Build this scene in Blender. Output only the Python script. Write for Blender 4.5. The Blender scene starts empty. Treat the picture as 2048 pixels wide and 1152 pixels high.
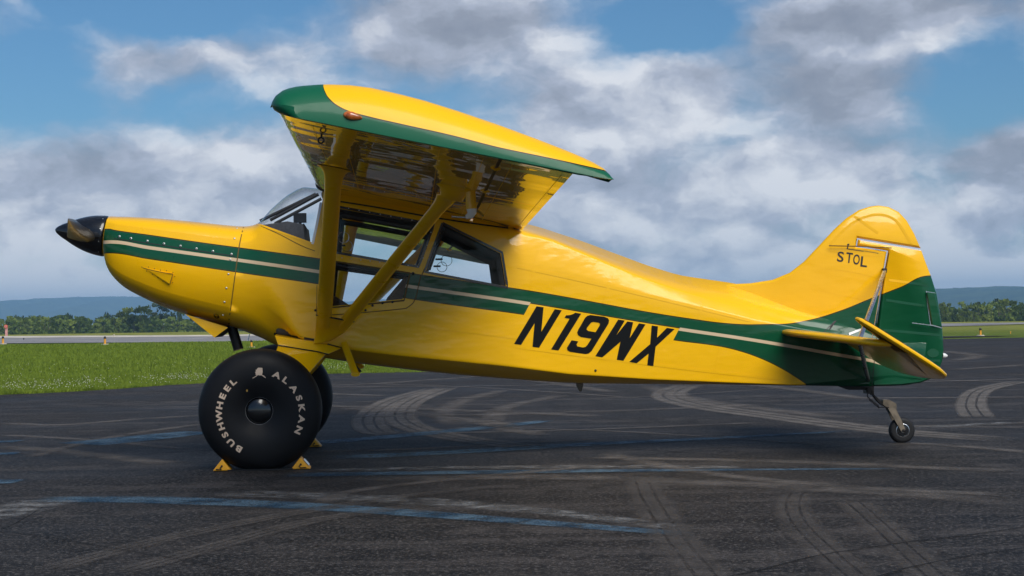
import bpy, bmesh, math, random
import numpy as np
from mathutils import Vector, Matrix
from mathutils.bvhtree import BVHTree
random.seed(7); rng = np.random.default_rng(7)
scene = bpy.context.scene
C = scene.collection

# ---------------------------------------------------------------- camera
FP, PX0, PY0, ROLL, CAMH = 3268.0, 1024.0, 628.2, math.atan(0.016), 1.11
DIST, YAW = 13.2, math.radians(4.1)
cam_data = bpy.data.cameras.new('camera'); cam = bpy.data.objects.new('camera', cam_data); C.objects.link(cam)
cam_data.sensor_width = 36.0; cam_data.lens = FP / 2048 * 36.0
cam_data.shift_y = (PY0 - 576) / 2048
cam_data.clip_start = 0.1; cam_data.clip_end = 30000
cam.matrix_world = Matrix.Translation((0, 0, CAMH)) @ Matrix.Rotation(math.radians(90), 4, 'X') @ Matrix.Rotation(-ROLL, 4, 'Z')
scene.camera = cam
cR, sR = math.cos(ROLL), math.sin(ROLL)
ca, sa = math.cos(YAW), math.sin(YAW)

def ray(px, py):
    dx, dy = px - PX0, py - PY0
    return (cR * dx - sR * dy) / FP, -(sR * dx + cR * dy) / FP     # X/Y, Z/Y
def gnd(px, py, z=0.0):
    a, b = ray(px, py); t = (z - CAMH) / b
    return a * t, t
def loc(px, py, w=0.0):
    """pixel -> airplane-local (u aft, v away from camera, z) at lateral distance w towards the camera"""
    a, b = ray(px, py)
    t = (DIST * ca - w) / (ca - a * sa)
    X, Y = a * t, t
    return Vector((X * ca + (Y - DIST) * sa, -w, CAMH + b * t))
CAM_L = Vector((-DIST * sa, -DIST * ca, CAMH))
def raydir_l(px, py):
    a, b = ray(px, py)
    return Vector((a * ca + sa, -a * sa + ca, b)).normalized()

# ---------------------------------------------------------------- light
SUN_EL, SUN_AZ = math.radians(46), math.radians(150)      # azimuth measured from +Y towards +X
sun_d = bpy.data.lights.new('sun', 'SUN'); sun_d.energy = 3.6; sun_d.angle = math.radians(46); sun_d.color = (1.0, 0.95, 0.87)
sun = bpy.data.objects.new('sun', sun_d); C.objects.link(sun)
sdir = Vector((math.sin(SUN_AZ) * math.cos(SUN_EL), math.cos(SUN_AZ) * math.cos(SUN_EL), math.sin(SUN_EL)))
sun.rotation_euler = sdir.to_track_quat('Z', 'Y').to_euler()
sun.location = (20, -20, 40)
scene.view_settings.view_transform = 'Standard'; scene.view_settings.look = 'None'
scene.view_settings.exposure = 0.15; scene.view_settings.gamma = 1.0; scene.view_settings.use_curve_mapping = False

class NT:
    """small helper to wire nodes"""
    def __init__(s, tree): s.t = tree; s.n = tree.nodes; s.l = tree.links
    def node(s, typ, **kw):
        n = s.n.new(typ)
        for k, v in kw.items(): setattr(n, k, v)
        return n
    def put(s, sock, val):
        if val is None: return
        if isinstance(val, bpy.types.NodeSocket): s.l.new(val, sock)
        else:
            if isinstance(val, (int, float)) and sock.type in ('RGBA', 'VECTOR'):
                val = (val,) * (4 if sock.type == 'RGBA' else 3)
            if sock.type == 'RGBA' and len(val) == 3: val = (*val, 1)
            sock.default_value = val
    def math(s, op, a, b=None, c=None, clamp=False):
        n = s.node('ShaderNodeMath', operation=op, use_clamp=clamp)
        s.put(n.inputs[0], a); s.put(n.inputs[1], b)
        if c is not None: s.put(n.inputs[2], c)
        return n.outputs[0]
    def vmath(s, op, a, b=None):
        n = s.node('ShaderNodeVectorMath', operation=op); s.put(n.inputs[0], a)
        if b is not None: s.put(n.inputs[1], b)
        return n.outputs['Value'] if op in ('LENGTH', 'DOT_PRODUCT', 'DISTANCE') else n.outputs[0]
    def rng(s, v, a, b, c=0.0, d=1.0, smooth=True):
        n = s.node('ShaderNodeMapRange', interpolation_type='SMOOTHSTEP' if smooth else 'LINEAR')
        s.put(n.inputs[0], v); s.put(n.inputs[1], a); s.put(n.inputs[2], b); s.put(n.inputs[3], c); s.put(n.inputs[4], d)
        return n.outputs[0]
    def mix(s, f, a, b, typ='MIX'):
        n = s.node('ShaderNodeMix', data_type='RGBA', blend_type=typ)
        s.put(n.inputs[0], f); s.put(n.inputs[6], a); s.put(n.inputs[7], b); return n.outputs[2]
    def noise(s, vec, scale, detail=4, rough=0.55, dist=0.0, col=False):
        n = s.node('ShaderNodeTexNoise'); s.put(n.inputs['Vector'], vec); n.inputs['Scale'].default_value = scale
        n.inputs['Detail'].default_value = detail; n.inputs['Roughness'].default_value = rough; n.inputs['Distortion'].default_value = dist
        return n.outputs['Color'] if col else n.outputs['Fac']
    def xyz(s, v):
        n = s.node('ShaderNodeSeparateXYZ'); s.put(n.inputs[0], v); return n.outputs
    def comb(s, x, y, z):
        n = s.node('ShaderNodeCombineXYZ')
        for i, q in enumerate((x, y, z)): s.put(n.inputs[i], q)
        return n.outputs[0]
    def curve(s, val, pts, xr, yr):
        """Float Curve through pts; val in xr units -> yr units"""
        x = s.rng(val, xr[0], xr[1], 0, 1, smooth=False)
        n = s.node('ShaderNodeFloatCurve'); s.put(n.inputs['Value'], x)
        cm = n.mapping; cv = cm.curves[0]
        P = sorted(((p[0] - xr[0]) / (xr[1] - xr[0]), (p[1] - yr[0]) / (yr[1] - yr[0])) for p in pts)
        if P[0][0] > 0: P.insert(0, (0.0, P[0][1]))
        if P[-1][0] < 1: P.append((1.0, P[-1][1]))
        while len(cv.points) < len(P): cv.points.new(0.5, 0.5)
        for q, p in zip(cv.points, P): q.location = p; q.handle_type = 'AUTO_CLAMPED'
        cm.update()
        return s.rng(n.outputs[0], 0, 1, yr[0], yr[1], smooth=False)
    def bump(s, h, strength=0.2, dist=0.02):
        n = s.node('ShaderNodeBump'); s.put(n.inputs['Height'], h); n.inputs['Strength'].default_value = strength; n.inputs['Distance'].default_value = dist
        return n.outputs[0]

# ---------------------------------------------------------------- sky
world = bpy.data.worlds.new('World'); scene.world = world; world.use_nodes = True
wt = NT(world.node_tree); world.node_tree.nodes.clear()
sky = wt.node('ShaderNodeTexSky', sky_type='NISHITA', sun_disc=False)
sky.sun_elevation = SUN_EL; sky.sun_rotation = SUN_AZ; sky.air_density = 1.0; sky.dust_density = 0.6; sky.ozone_density = 2.5
tc = wt.node('ShaderNodeTexCoord'); D = tc.outputs['Generated']
def sdirv(px, py):
    a, b = ray(px, py); return Vector((a, 1, b)).normalized()
def blob(px, py, rx, ry, power=1.0):
    c = sdirv(px, py); rx /= FP; ry /= FP
    d = wt.vmath('MULTIPLY', wt.vmath('SUBTRACT', Dw, tuple(c)), (1 / rx, 1 / rx, 1 / ry))
    return wt.rng(wt.vmath('LENGTH', d), 1.0, 0.0, 0.0, power)
Ds = wt.vmath('MULTIPLY', D, (1, 1, 1.75))
warp = wt.vmath('SUBTRACT', wt.noise(Ds, 22, 4, 0.6, col=True), (0.5, 0.5, 0.5))
Dw = wt.vmath('ADD', D, wt.vmath('MULTIPLY', warp, (0.036, 0.036, 0.024)))
Dws = wt.vmath('MULTIPLY', Dw, (1, 1, 1.75))
def cloudn(v): return wt.noise(v, 9.0, 8, 0.53)
n1 = cloudn(Dws)
n1b = cloudn(wt.vmath('ADD', Dws, (0.006, 0, 0.022)))
dens = wt.math('MULTIPLY', n1, 1.0)
# heaps of cloud and blue gaps where the photograph has them
for (x, y, rx, ry, p) in [(290, 110, 190, 90, .26), (520, 110, 150, 90, .30), (200, 350, 330, 130, .40), (880, 70, 330, 140, .34),
                          (1150, 250, 170, 110, .40), (1350, 170, 130, 90, .38), (1640, 180, 330, 130, .34), (1640, 345, 250, 70, .42),
                          (1800, 20, 330, 75, .44), (2010, 300, 160, 90, .36), (1250, 420, 330, 70, .34), (1950, 430, 190, 70, .34),
                          (600, 270, 300, 120, .12), (520, 400, 260, 110, .22), (60, 470, 260, 90, .26), (1400, 520, 300, 50, .26), (100, 580, 400, 40, .3), (2000, 540, 250, 60, .25),
                          (380, 40, 190, 60, -.34), (790, 20, 0.1, 0.1, 0), (1340, 60, 150, 70, -.34), (1960, 170, 170, 110, -.34), (60, 190, 190, 130, -.14), (560, 215, 190, 50, -.12), (1780, 310, 0.1, 0.1, 0)]:
    if p: dens = wt.math('ADD', dens, blob(x, y, rx * 1.25, ry * 1.35, p))
el = wt.xyz(D)[2]
dens = wt.math('ADD', dens, wt.rng(el, 0.13, 0.0, 0.0, 0.22))
alpha = wt.rng(dens, 0.43, 0.80)
edge = wt.math('SUBTRACT', n1, n1b)
dark = wt.rng(wt.noise(wt.vmath('ADD', Dws, (3.1, 1.7, 0.4)), 4.0, 5, 0.5), 0.42, 0.62, 0.0, 0.40)
for (x, y, rx, ry, p) in [(190, 360, 300, 90, .7), (930, 40, 330, 90, .65), (1820, 20, 350, 70, 1.0), (2010, 300, 150, 80, .8), (290, 110, 170, 70, .35), (1660, 200, 280, 90, .3), (1290, 215, 90, 50, .35)]:
    dark = wt.math('ADD', dark, blob(x, y, rx * 1.25, ry * 1.25, p))
for (x, y, rx, ry, p) in [(1120, 250, 170, 120, -.9), (1350, 150, 110, 70, -.5), (1640, 340, 240, 50, -.8), (540, 90, 120, 70, -.3), (1200, 400, 280, 60, -.7), (1420, 515, 260, 45, -.8), (60, 470, 240, 80, -.5), (1950, 400, 120, 40, -.7), (500, 400, 240, 90, -.5)]:
    dark = wt.math('ADD', dark, blob(x, y, rx * 1.25, ry * 1.25, p))
thick = wt.rng(dens, 0.6, 1.05)
lum = wt.math('ADD', wt.math('SUBTRACT', 0.70, wt.math('MULTIPLY', wt.math('MAXIMUM', dark, 0.0), 0.30)), wt.math('MULTIPLY', edge, 2.0))
lum = wt.math('ADD', lum, wt.rng(el, 0.13, 0.0, 0.0, 0.26))
lum = wt.math('ADD', lum, wt.math('MULTIPLY', wt.math('SUBTRACT', wt.noise(Dws, 26, 6, 0.55), 0.5), 0.16))
ramp = wt.node('ShaderNodeValToRGB'); wt.put(ramp.inputs[0], lum)
cr = ramp.color_ramp; cr.elements[0].position = 0.12; cr.elements[0].color = (0.185, 0.215, 0.28, 1)
cr.elements[1].position = 0.92; cr.elements[1].color = (0.72, 0.74, 0.785, 1)
e = cr.elements.new(0.45); e.color = (0.28, 0.31, 0.38, 1)
e = cr.elements.new(0.66); e.color = (0.40, 0.44, 0.535, 1)
bg1 = wt.node('ShaderNodeBackground'); wt.put(bg1.inputs[0], wt.mix(1.0, sky.outputs[0], (0.52, 0.83, 1.05), 'MULTIPLY')); bg1.inputs[1].default_value = 0.072
bg2 = wt.node('ShaderNodeBackground'); wt.put(bg2.inputs[0], ramp.outputs[0]); bg2.inputs[1].default_value = 1.0
mx = wt.node('ShaderNodeMixShader'); wt.put(mx.inputs[0], wt.math('MULTIPLY', alpha, 0.97)); wt.l.new(bg1.outputs[0], mx.inputs[1]); wt.l.new(bg2.outputs[0], mx.inputs[2])
wo = wt.node('ShaderNodeOutputWorld'); wt.l.new(mx.outputs[0], wo.inputs[0])

# ---------------------------------------------------------------- helpers
def new_mat(name):
    m = bpy.data.materials.new(name); m.use_nodes = True; nt = NT(m.node_tree)
    return m, nt, m.node_tree.nodes['Principled BSDF']
def simple(name, col, rough=0.5, metal=0.0, coat=0.0, spec=0.5, var=0.0, scale=6.0, bump=0.0):
    m, n, b = new_mat(name)
    tcn = n.node('ShaderNodeTexCoord'); o = tcn.outputs['Object']
    if var:
        k = n.noise(o, scale, 5, 0.6)
        n.put(b.inputs['Base Color'], n.mix(n.rng(k, 0.3, 0.7), tuple(c * (1 - var) for c in col), tuple(min(1, c * (1 + var)) for c in col)))
        n.put(b.inputs['Roughness'], n.rng(k, 0.3, 0.7, rough * 0.85, min(1, rough * 1.15)))
    else:
        n.put(b.inputs['Base Color'], col); b.inputs['Roughness'].default_value = rough
    b.inputs['Metallic'].default_value = metal; b.inputs['Coat Weight'].default_value = coat; b.inputs['Coat Roughness'].default_value = 0.04
    b.inputs['Specular IOR Level'].default_value = spec
    if bump: n.put(b.inputs['Normal'], n.bump(n.noise(o, scale * 6, 4, 0.6), bump, 0.01))
    return m

def link(o, parent=None):
    C.objects.link(o)
    if parent is not None: o.parent = parent
    return o
def tag(o, label=None, cat=None, group=None, kind=None):
    if label: o['label'] = label
    if cat: o['category'] = cat
    if group: o['group'] = group
    if kind: o['kind'] = kind
    return o
def mobj(name, verts, faces, mat, parent=None, smooth=True, angle=35, midx=None, fix=True):
    me = bpy.data.meshes.new(name)
    me.from_pydata([tuple(v) for v in verts], [], faces)
    for m in (mat if isinstance(mat, (list, tuple)) else [mat]): me.materials.append(m)
    if midx is not None: me.polygons.foreach_set('material_index', midx)
    finish(me, smooth, angle, fix)
    return link(bpy.data.objects.new(name, me), parent)
def finish(me, smooth=True, angle=35, fix=True):
    if fix:
        bm = bmesh.new(); bm.from_mesh(me); bmesh.ops.recalc_face_normals(bm, faces=bm.faces); bm.to_mesh(me); bm.free()
    if smooth:
        me.polygons.foreach_set('use_smooth', [True] * len(me.polygons)); me.set_sharp_from_angle(angle=math.radians(angle))
    me.update()
def empty(name, loc_=(0, 0, 0), rz=0.0, parent=None):
    o = bpy.data.objects.new(name, None); o.empty_display_size = 0.2; link(o, parent); o.location = loc_; o.rotation_euler = (0, 0, rz); return o
def loft(rings, caps=True, closed=True):
    n = len(rings[0]); V = [v for r in rings for v in r]; F = []
    for i in range(len(rings) - 1):
        for j in range(n if closed else n - 1):
            k = (j + 1) % n
            F.append((i * n + j, i * n + k, (i + 1) * n + k, (i + 1) * n + j))
    if caps and closed:
        F.append(tuple(range(n))[::-1]); F.append(tuple((len(rings) - 1) * n + j for j in range(n)))
    return V, F
def tube_geo(pts, r, seg=10, flat=1.0, axis=None):
    """swept round/oval section; r number or list; axis = direction of the long side"""
    pts = [Vector(p) for p in pts]; R = r if isinstance(r, (list, tuple)) else [r] * len(pts)
    rings = []
    for i, p in enumerate(pts):
        d = (pts[min(i + 1, len(pts) - 1)] - pts[max(i - 1, 0)]).normalized()
        ax = Vector(axis) if axis is not None else (Vector((0, 0, 1)) if abs(d.z) < 0.9 else Vector((1, 0, 0)))
        a = (ax - d * ax.dot(d)).normalized(); b = d.cross(a)
        rr = R[i]; ra, rb = rr if isinstance(rr, (tuple, list)) else (rr, rr * flat)
        rings.append([p + a * (ra * math.cos(t)) + b * (rb * math.sin(t)) for t in [2 * math.pi * k / seg for k in range(seg)]])
    return loft(rings)
def tube(name, pts, r, mat, parent, seg=10, flat=1.0, axis=None):
    V, F = tube_geo(pts, r, seg, flat, axis); return mobj(name, V, F, mat, parent, angle=50)
def join_geo(parts):
    V, F = [], []
    for v, f in parts:
        o = len(V); V += list(v); F += [tuple(i + o for i in q) for q in f]
    return V, F
def box_geo(c, sx, sy, sz, rot=None):
    V = [Vector((x * sx / 2, y * sy / 2, z * sz / 2)) for x in (-1, 1) for y in (-1, 1) for z in (-1, 1)]
    if rot is not None: V = [rot @ v for v in V]
    V = [v + Vector(c) for v in V]
    return V, [(0, 1, 3, 2), (4, 6, 7, 5), (0, 4, 5, 1), (2, 3, 7, 6), (0, 2, 6, 4), (1, 5, 7, 3)]
def lathe_geo(prof, origin, axis, seg=32, close=False):
    """prof: (radius, distance along axis)"""
    ax = Vector(axis).normalized(); a = ax.orthogonal().normalized(); b = ax.cross(a); O = Vector(origin)
    rings = [[O + ax * d + (a * math.cos(t) + b * math.sin(t)) * max(r, 1e-4) for t in [2 * math.pi * k / seg for k in range(seg)]] for r, d in prof]
    if close: rings.append(rings[0])
    return loft(rings, caps=not close)
def lathe(name, prof, origin, axis, mat, parent, seg=32, close=False, angle=40):
    V, F = lathe_geo(prof, origin, axis, seg, close); o = mobj(name, V, F, mat, parent, angle=angle)
    return o
def interp(x, P):
    return float(np.interp(x, [p[0] for p in P], [p[1] for p in P]))
def sinterp(x, P):
    """monotone-ish cubic (Catmull/pchip) interpolation"""
    xs = np.array([p[0] for p in P]); ys = np.array([p[1] for p in P])
    if x <= xs[0]: return float(ys[0])
    if x >= xs[-1]: return float(ys[-1])
    i = int(np.searchsorted(xs, x) - 1); h = xs[i + 1] - xs[i]; t = (x - xs[i]) / h
    dl = np.diff(ys) / np.diff(xs)
    def slope(k):
        if k == 0: return dl[0]
        if k == len(xs) - 1: return dl[-1]
        a, b = dl[k - 1], dl[k]
        return 0.0 if a * b <= 0 else 2 * a * b / (a + b)
    m0, m1 = slope(i), slope(i + 1)
    return float((2*t**3-3*t**2+1)*ys[i] + (t**3-2*t**2+t)*h*m0 + (-2*t**3+3*t**2)*ys[i+1] + (t**3-t**2)*h*m1)
def smooth_line(P, n=6):
    """Catmull-Rom densify of a 2D/3D polyline"""
    P = [np.array(p, float) for p in P]; out = []
    for i in range(len(P) - 1):
        a, b, c, d = P[max(i - 1, 0)], P[i], P[i + 1], P[min(i + 2, len(P) - 1)]
        for k in range(n):
            t = k / n; out.append(0.5 * ((2*b) + (c-a)*t + (2*a-5*b+4*c-d)*t*t + (3*b-a-3*c+d)*t**3))
    out.append(P[-1]); return [tuple(p) for p in out]
def fill2d(loops):
    """filled 2D polygon with holes -> (verts2d, tris)"""
    cu = bpy.data.curves.new('t', 'CURVE'); cu.dimensions = '2D'; cu.fill_mode = 'BOTH'
    for lp in loops:
        sp = cu.splines.new('POLY'); sp.points.add(len(lp) - 1); sp.use_cyclic_u = True
        for q, p in zip(sp.points, lp): q.co = (p[0], p[1], 0, 1)
    return curve_geo(cu)
def curve_geo(cu):
    o = bpy.data.objects.new('t', cu); C.objects.link(o); bpy.context.view_layer.update()
    me = bpy.data.meshes.new_from_object(o.evaluated_get(bpy.context.evaluated_depsgraph_get()))
    V = [tuple(v.co[:2]) for v in me.vertices]; F = [tuple(p.vertices) for p in me.polygons]
    bpy.data.objects.remove(o); bpy.data.curves.remove(cu); bpy.data.meshes.remove(me)
    return V, F
def glyph(ch, bold=0.02):
    cu = bpy.data.curves.new('t', 'FONT'); cu.body = ch; cu.size = 1.0; cu.offset = bold; cu.resolution_u = 4; cu.fill_mode = 'FRONT'
    V, F = curve_geo(cu)
    xs = [v[0] for v in V]; ys = [v[1] for v in V]; x0, x1, y0, y1 = min(xs), max(xs), min(ys), max(ys)
    return [((x - (x0 + x1) / 2), (y - (y0 + y1) / 2)) for x, y in V], F, (x1 - x0, y1 - y0)
def subdiv2d(V, F, maxlen):
    bm = bmesh.new(); vs = [bm.verts.new((x, y, 0)) for x, y in V]
    for f in F:
        try: bm.faces.new([vs[i] for i in f])
        except ValueError: pass
    bmesh.ops.triangulate(bm, faces=bm.faces)
    for _ in range(4):
        es = [e for e in bm.edges if e.calc_length() > maxlen]
        if not es: break
        bmesh.ops.subdivide_edges(bm, edges=es, cuts=1); bmesh.ops.triangulate(bm, faces=[f for f in bm.faces if len(f.verts) > 3])
    bm.verts.index_update()
    out = [tuple(v.co[:2]) for v in bm.verts], [tuple(v.index for v in f.verts) for f in bm.faces]; bm.free(); return out
def hit(bvh, px, py, off=0.003):
    d = raydir_l(px, py); p, nrm, i, _ = bvh.ray_cast(CAM_L, d)
    if p is None:
        p, nrm, i, _ = bvh.find_nearest(loc(px, py, 0.3))
    if nrm.dot(d) > 0: nrm = -nrm
    return p + nrm * off
def decal(name, bvh, V, F, mat, parent, off=0.003, maxlen=10.0):
    """flat print: 2D polygons in picture coordinates laid on the real skin of the airplane"""
    V, F = subdiv2d(V, F, maxlen)
    o = mobj(name, [hit(bvh, x, y, off) for x, y in V], F, mat, parent, smooth=False, fix=False)
    return o
def ribbon_px(name, bvh, pts, wpx, mat, parent, off=0.002, close=False, n=5, smooth=True):
    P = [tuple(p) for p in pts]
    if close: P.append(P[0])
    if smooth: P = smooth_line(P, n)
    else:
        Q = []
        for a, b in zip(P[:-1], P[1:]):
            for k in range(n): Q.append((a[0] + (b[0]-a[0]) * k / n, a[1] + (b[1]-a[1]) * k / n))
        P = Q + [P[-1]]
    V, F = [], []
    for i, p in enumerate(P):
        a = np.array(P[max(i - 1, 0)]); b = np.array(P[min(i + 1, len(P) - 1)]); d = b - a; d = d / (np.linalg.norm(d) + 1e-9); nn = np.array((-d[1], d[0])) * wpx / 2
        V += [hit(bvh, p[0] + nn[0], p[1] + nn[1], off), hit(bvh, p[0] - nn[0], p[1] - nn[1], off)]
        if i: F.append((2*i-2, 2*i-1, 2*i+1, 2*i))
    return mobj(name, V, F, mat, parent, smooth=False, fix=False)
def bvh_of(*geos):
    V, F = join_geo(geos); return BVHTree.FromPolygons([tuple(v) for v in V], F)
def prism_obj(name, poly_uz, v0, v1):
    n = len(poly_uz); V = [(p[0], v0, p[1]) for p in poly_uz] + [(p[0], v1, p[1]) for p in poly_uz]
    F = [tuple(range(n)), tuple(range(2 * n - 1, n - 1, -1))] + [(i, (i + 1) % n, n + (i + 1) % n, n + i) for i in range(n)]
    me = bpy.data.meshes.new(name); me.from_pydata(V, [], F); finish(me, smooth=False)
    return link(bpy.data.objects.new(name, me))
def boolean(me, cutters, op):
    o = link(bpy.data.objects.new('tmp', me))
    for c in cutters:
        m = o.modifiers.new('b', 'BOOLEAN'); m.operation = op; m.object = c; m.solver = 'EXACT'
    bpy.context.view_layer.update()
    r = bpy.data.meshes.new_from_object(o.evaluated_get(bpy.context.evaluated_depsgraph_get())); bpy.data.objects.remove(o)
    return r
def pillow(outline, prof, side=1.0):
    """outline: list of (u,z); prof: list of (inset, half thickness); a thin solid with a rounded edge, in the u-z plane"""
    P = [np.array(p, float) for p in outline]; n = len(P)
    area = sum(P[i][0] * P[(i+1) % n][1] - P[(i+1) % n][0] * P[i][1] for i in range(n))
    if area < 0: P = P[::-1]
    N = []
    for i in range(n):
        a = P[i] - P[i-1]; b = P[(i+1) % n] - P[i]; a /= np.linalg.norm(a) + 1e-9; b /= np.linalg.norm(b) + 1e-9
        m = np.array((-(a[1] + b[1]), a[0] + b[0])); l = np.linalg.norm(m); m = m / (l + 1e-9)
        N.append(m / max(0.5, l / 2))
    rings = []
    for d, h in prof[::-1]: rings.append([(p[0] + q[0]*d, -h, p[1] + q[1]*d) for p, q in zip(P, N)])
    for d, h in prof: rings.append([(p[0] + q[0]*d, h, p[1] + q[1]*d) for p, q in zip(P, N)])
    return loft(rings)

# ================================================================ THE SETTING
def gz(x, y):
    crest = 127 - 0.35 * np.clip(x, -40, 40)
    t = np.clip((y - crest) / 330.0, 0, 1)
    return -0.02 - 10.0 * t * t * (3 - 2 * t)

# ground (grassland)
m_grass, n, b = new_mat('grassland')
o = n.node('ShaderNodeTexCoord').outputs['Object']; X = n.xyz(o)
fine = n.noise(o, 9.0, 6, 0.7); mid = n.noise(o, 0.55, 5, 0.6); big = n.noise(o, 0.06, 4, 0.5)
g = n.mix(n.rng(fine, 0.3, 0.7), (0.062, 0.102, 0.008), (0.150, 0.215, 0.020))
g = n.mix(n.rng(mid, 0.35, 0.7, 0, 0.6), g, (0.11, 0.16, 0.02))
dry = n.mix(n.rng(mid, 0.3, 0.7), (0.20, 0.22, 0.03), (0.34, 0.32, 0.09))
dryf = n.math('ADD', n.rng(X[1], 95, 116, 0, 1), n.math('MULTIPLY', n.rng(X[0], 0, 12, 0, 1), n.rng(X[1], 60, 95, 0.1, 0.85)), clamp=True)
g = n.mix(dryf, g, dry)
n.put(b.inputs['Base Color'], n.mix(n.rng(big, 0.35, 0.65, 0, 0.35), g, (0.05, 0.09, 0.01)))
b.inputs['Roughness'].default_value = 0.9; b.inputs['Specular IOR Level'].default_value = 0.15
n.put(b.inputs['Normal'], n.bump(n.math('ADD', fine, mid), 0.9, 0.12))
ys = list(np.arange(-80, 20, 20)) + list(np.arange(20, 160, 6)) + list(np.arange(160, 520, 20)) + [600, 800, 1200, 2000, 3500, 6000, 8000]
xs = [-8800, -5000, -2500, -1200, -700, -400, -250, -160, -100, -70] + list(range(-50, 51, 5)) + [70, 100, 160, 250, 400, 700, 1200, 2500, 5000, 8800]
V = [(x, y, float(gz(x, y))) for y in ys for x in xs]; nx = len(xs)
F = [(j*nx+i, j*nx+i+1, (j+1)*nx+i+1, (j+1)*nx+i) for j in range(len(ys)-1) for i in range(nx-1)]
tag(mobj('ground', V, F, m_grass), kind='structure')

# asphalt
def asphalt(name, c0, c1, streak=1.0):
    m, n, b = new_mat(name)
    o = n.node('ShaderNodeTexCoord').outputs['Object']
    grain = n.noise(o, 95, 3, 0.8); med = n.noise(o, 3.2, 7, 0.72); big = n.noise(o, 0.35, 6, 0.62)
    rot = n.node('ShaderNodeMapping'); n.put(rot.inputs[0], o); rot.inputs['Rotation'].default_value = (0, 0, 0.12); rot.inputs['Scale'].default_value = (0.22, 1.5, 1)
    st = n.noise(rot.outputs[0], 1.1, 8, 0.68)
    rot2 = n.node('ShaderNodeMapping'); n.put(rot2.inputs[0], o); rot2.inputs['Rotation'].default_value = (0, 0, -0.55); rot2.inputs['Scale'].default_value = (0.12, 2.2, 1)
    st2 = n.noise(rot2.outputs[0], 1.3, 7, 0.65)
    base = n.mix(n.rng(big, 0.36, 0.64), c0, c1)
    base = n.mix(n.math('MULTIPLY', n.rng(st, 0.50, 0.62), 0.85 * streak), base, (0.072, 0.063, 0.059))
    base = n.mix(n.math('MULTIPLY', n.rng(st2, 0.52, 0.68), 0.6 * streak), base, (0.074, 0.065, 0.061))
    base = n.mix(n.math('MULTIPLY', n.rng(n.noise(o, 20, 5, 0.8), 0.51, 0.58), 0.6 * streak), base, (0.070, 0.061, 0.057))
    base = n.mix(n.math('MULTIPLY', n.rng(med, 0.46, 0.60), 0.85 * min(1, streak * 1.2)), base, (0.0050, 0.0046, 0.0050))
    base = n.mix(n.math('MULTIPLY', n.rng(grain, 0.38, 0.58, 0.9, 0.0), min(1, streak * 1.2)), base, (0.003, 0.003, 0.0035))
    base = n.mix(n.math('MULTIPLY', n.rng(n.noise(o, 38, 3, 0.8), 0.54, 0.61), 0.55 * streak), base, (0.17, 0.155, 0.145))
    n.put(b.inputs['Base Color'], base)
    n.put(b.inputs['Roughness'], n.rng(big, 0.3, 0.7, 0.62, 0.85)); b.inputs['Specular IOR Level'].default_value = 0.22
    n.put(b.inputs['Normal'], n.bump(n.math('ADD', grain, n.math('MULTIPLY', med, 0.7)), 0.7, 0.012))
    return m
m_asph = asphalt('apron_asphalt', (0.0075, 0.0068, 0.0066), (0.023, 0.0195, 0.018))
m_runway = asphalt('runway_asphalt', (0.25, 0.24, 0.245), (0.36, 0.35, 0.35), 0.25)
edge_px = [(-400, 803), (0, 790), (156, 782.6), (260, 776), (338, 770), (411, 766), (644, 747), (754, 735)]
edge_w = [gnd(*p) for p in edge_px]
ap = [(-60, -40), (-40, 8)] + edge_w + [(-1.5, 41), (2, 50), (6, 58)] + [gnd(1700, 676), gnd(1890, 672.6), gnd(2048, 671), gnd(2500, 667), (200, 90), (200, -40)]
tv, tf = fill2d([smooth_line(ap, 3)])
apron = tag(mobj('apron', [(x, y, 0.0) for x, y in tv], tf, m_asph, smooth=False), kind='structure')
# runway beyond the grass
rw = [gnd(-700, 690), gnd(0, 687), gnd(430, 684), (5, 84), (30, 97), gnd(1900, 650), gnd(2048, 648.5), (150, 104), (150, 120), gnd(2048, 645), gnd(1900, 647), (20, 116), gnd(430, 671), gnd(0, 673), gnd(-700, 677)]
tv, tf = fill2d([rw]); tag(mobj('runway', [(x, y, float(gz(x, y)) + 0.03) for x, y in tv], tf, m_runway, smooth=False), kind='structure')

m_verge = simple('pale_dry_verge', (0.52, 0.47, 0.40), .9, var=.35, scale=.5)
vg = [gnd(-700, 679.5), gnd(-200, 677), gnd(0, 676.5), gnd(120, 675.5), gnd(260, 675), gnd(430, 673.5), (-2, 100), (-2, 118), gnd(430, 670.6), gnd(0, 672.8), gnd(-700, 676.5)]
tv, tf = fill2d([smooth_line(vg[:6], 4) + vg[6:]]); tag(mobj('runway_verge', [(x, y, float(gz(x, y)) + 0.045) for x, y in tv], tf, m_verge, smooth=False), kind='structure')
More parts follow.
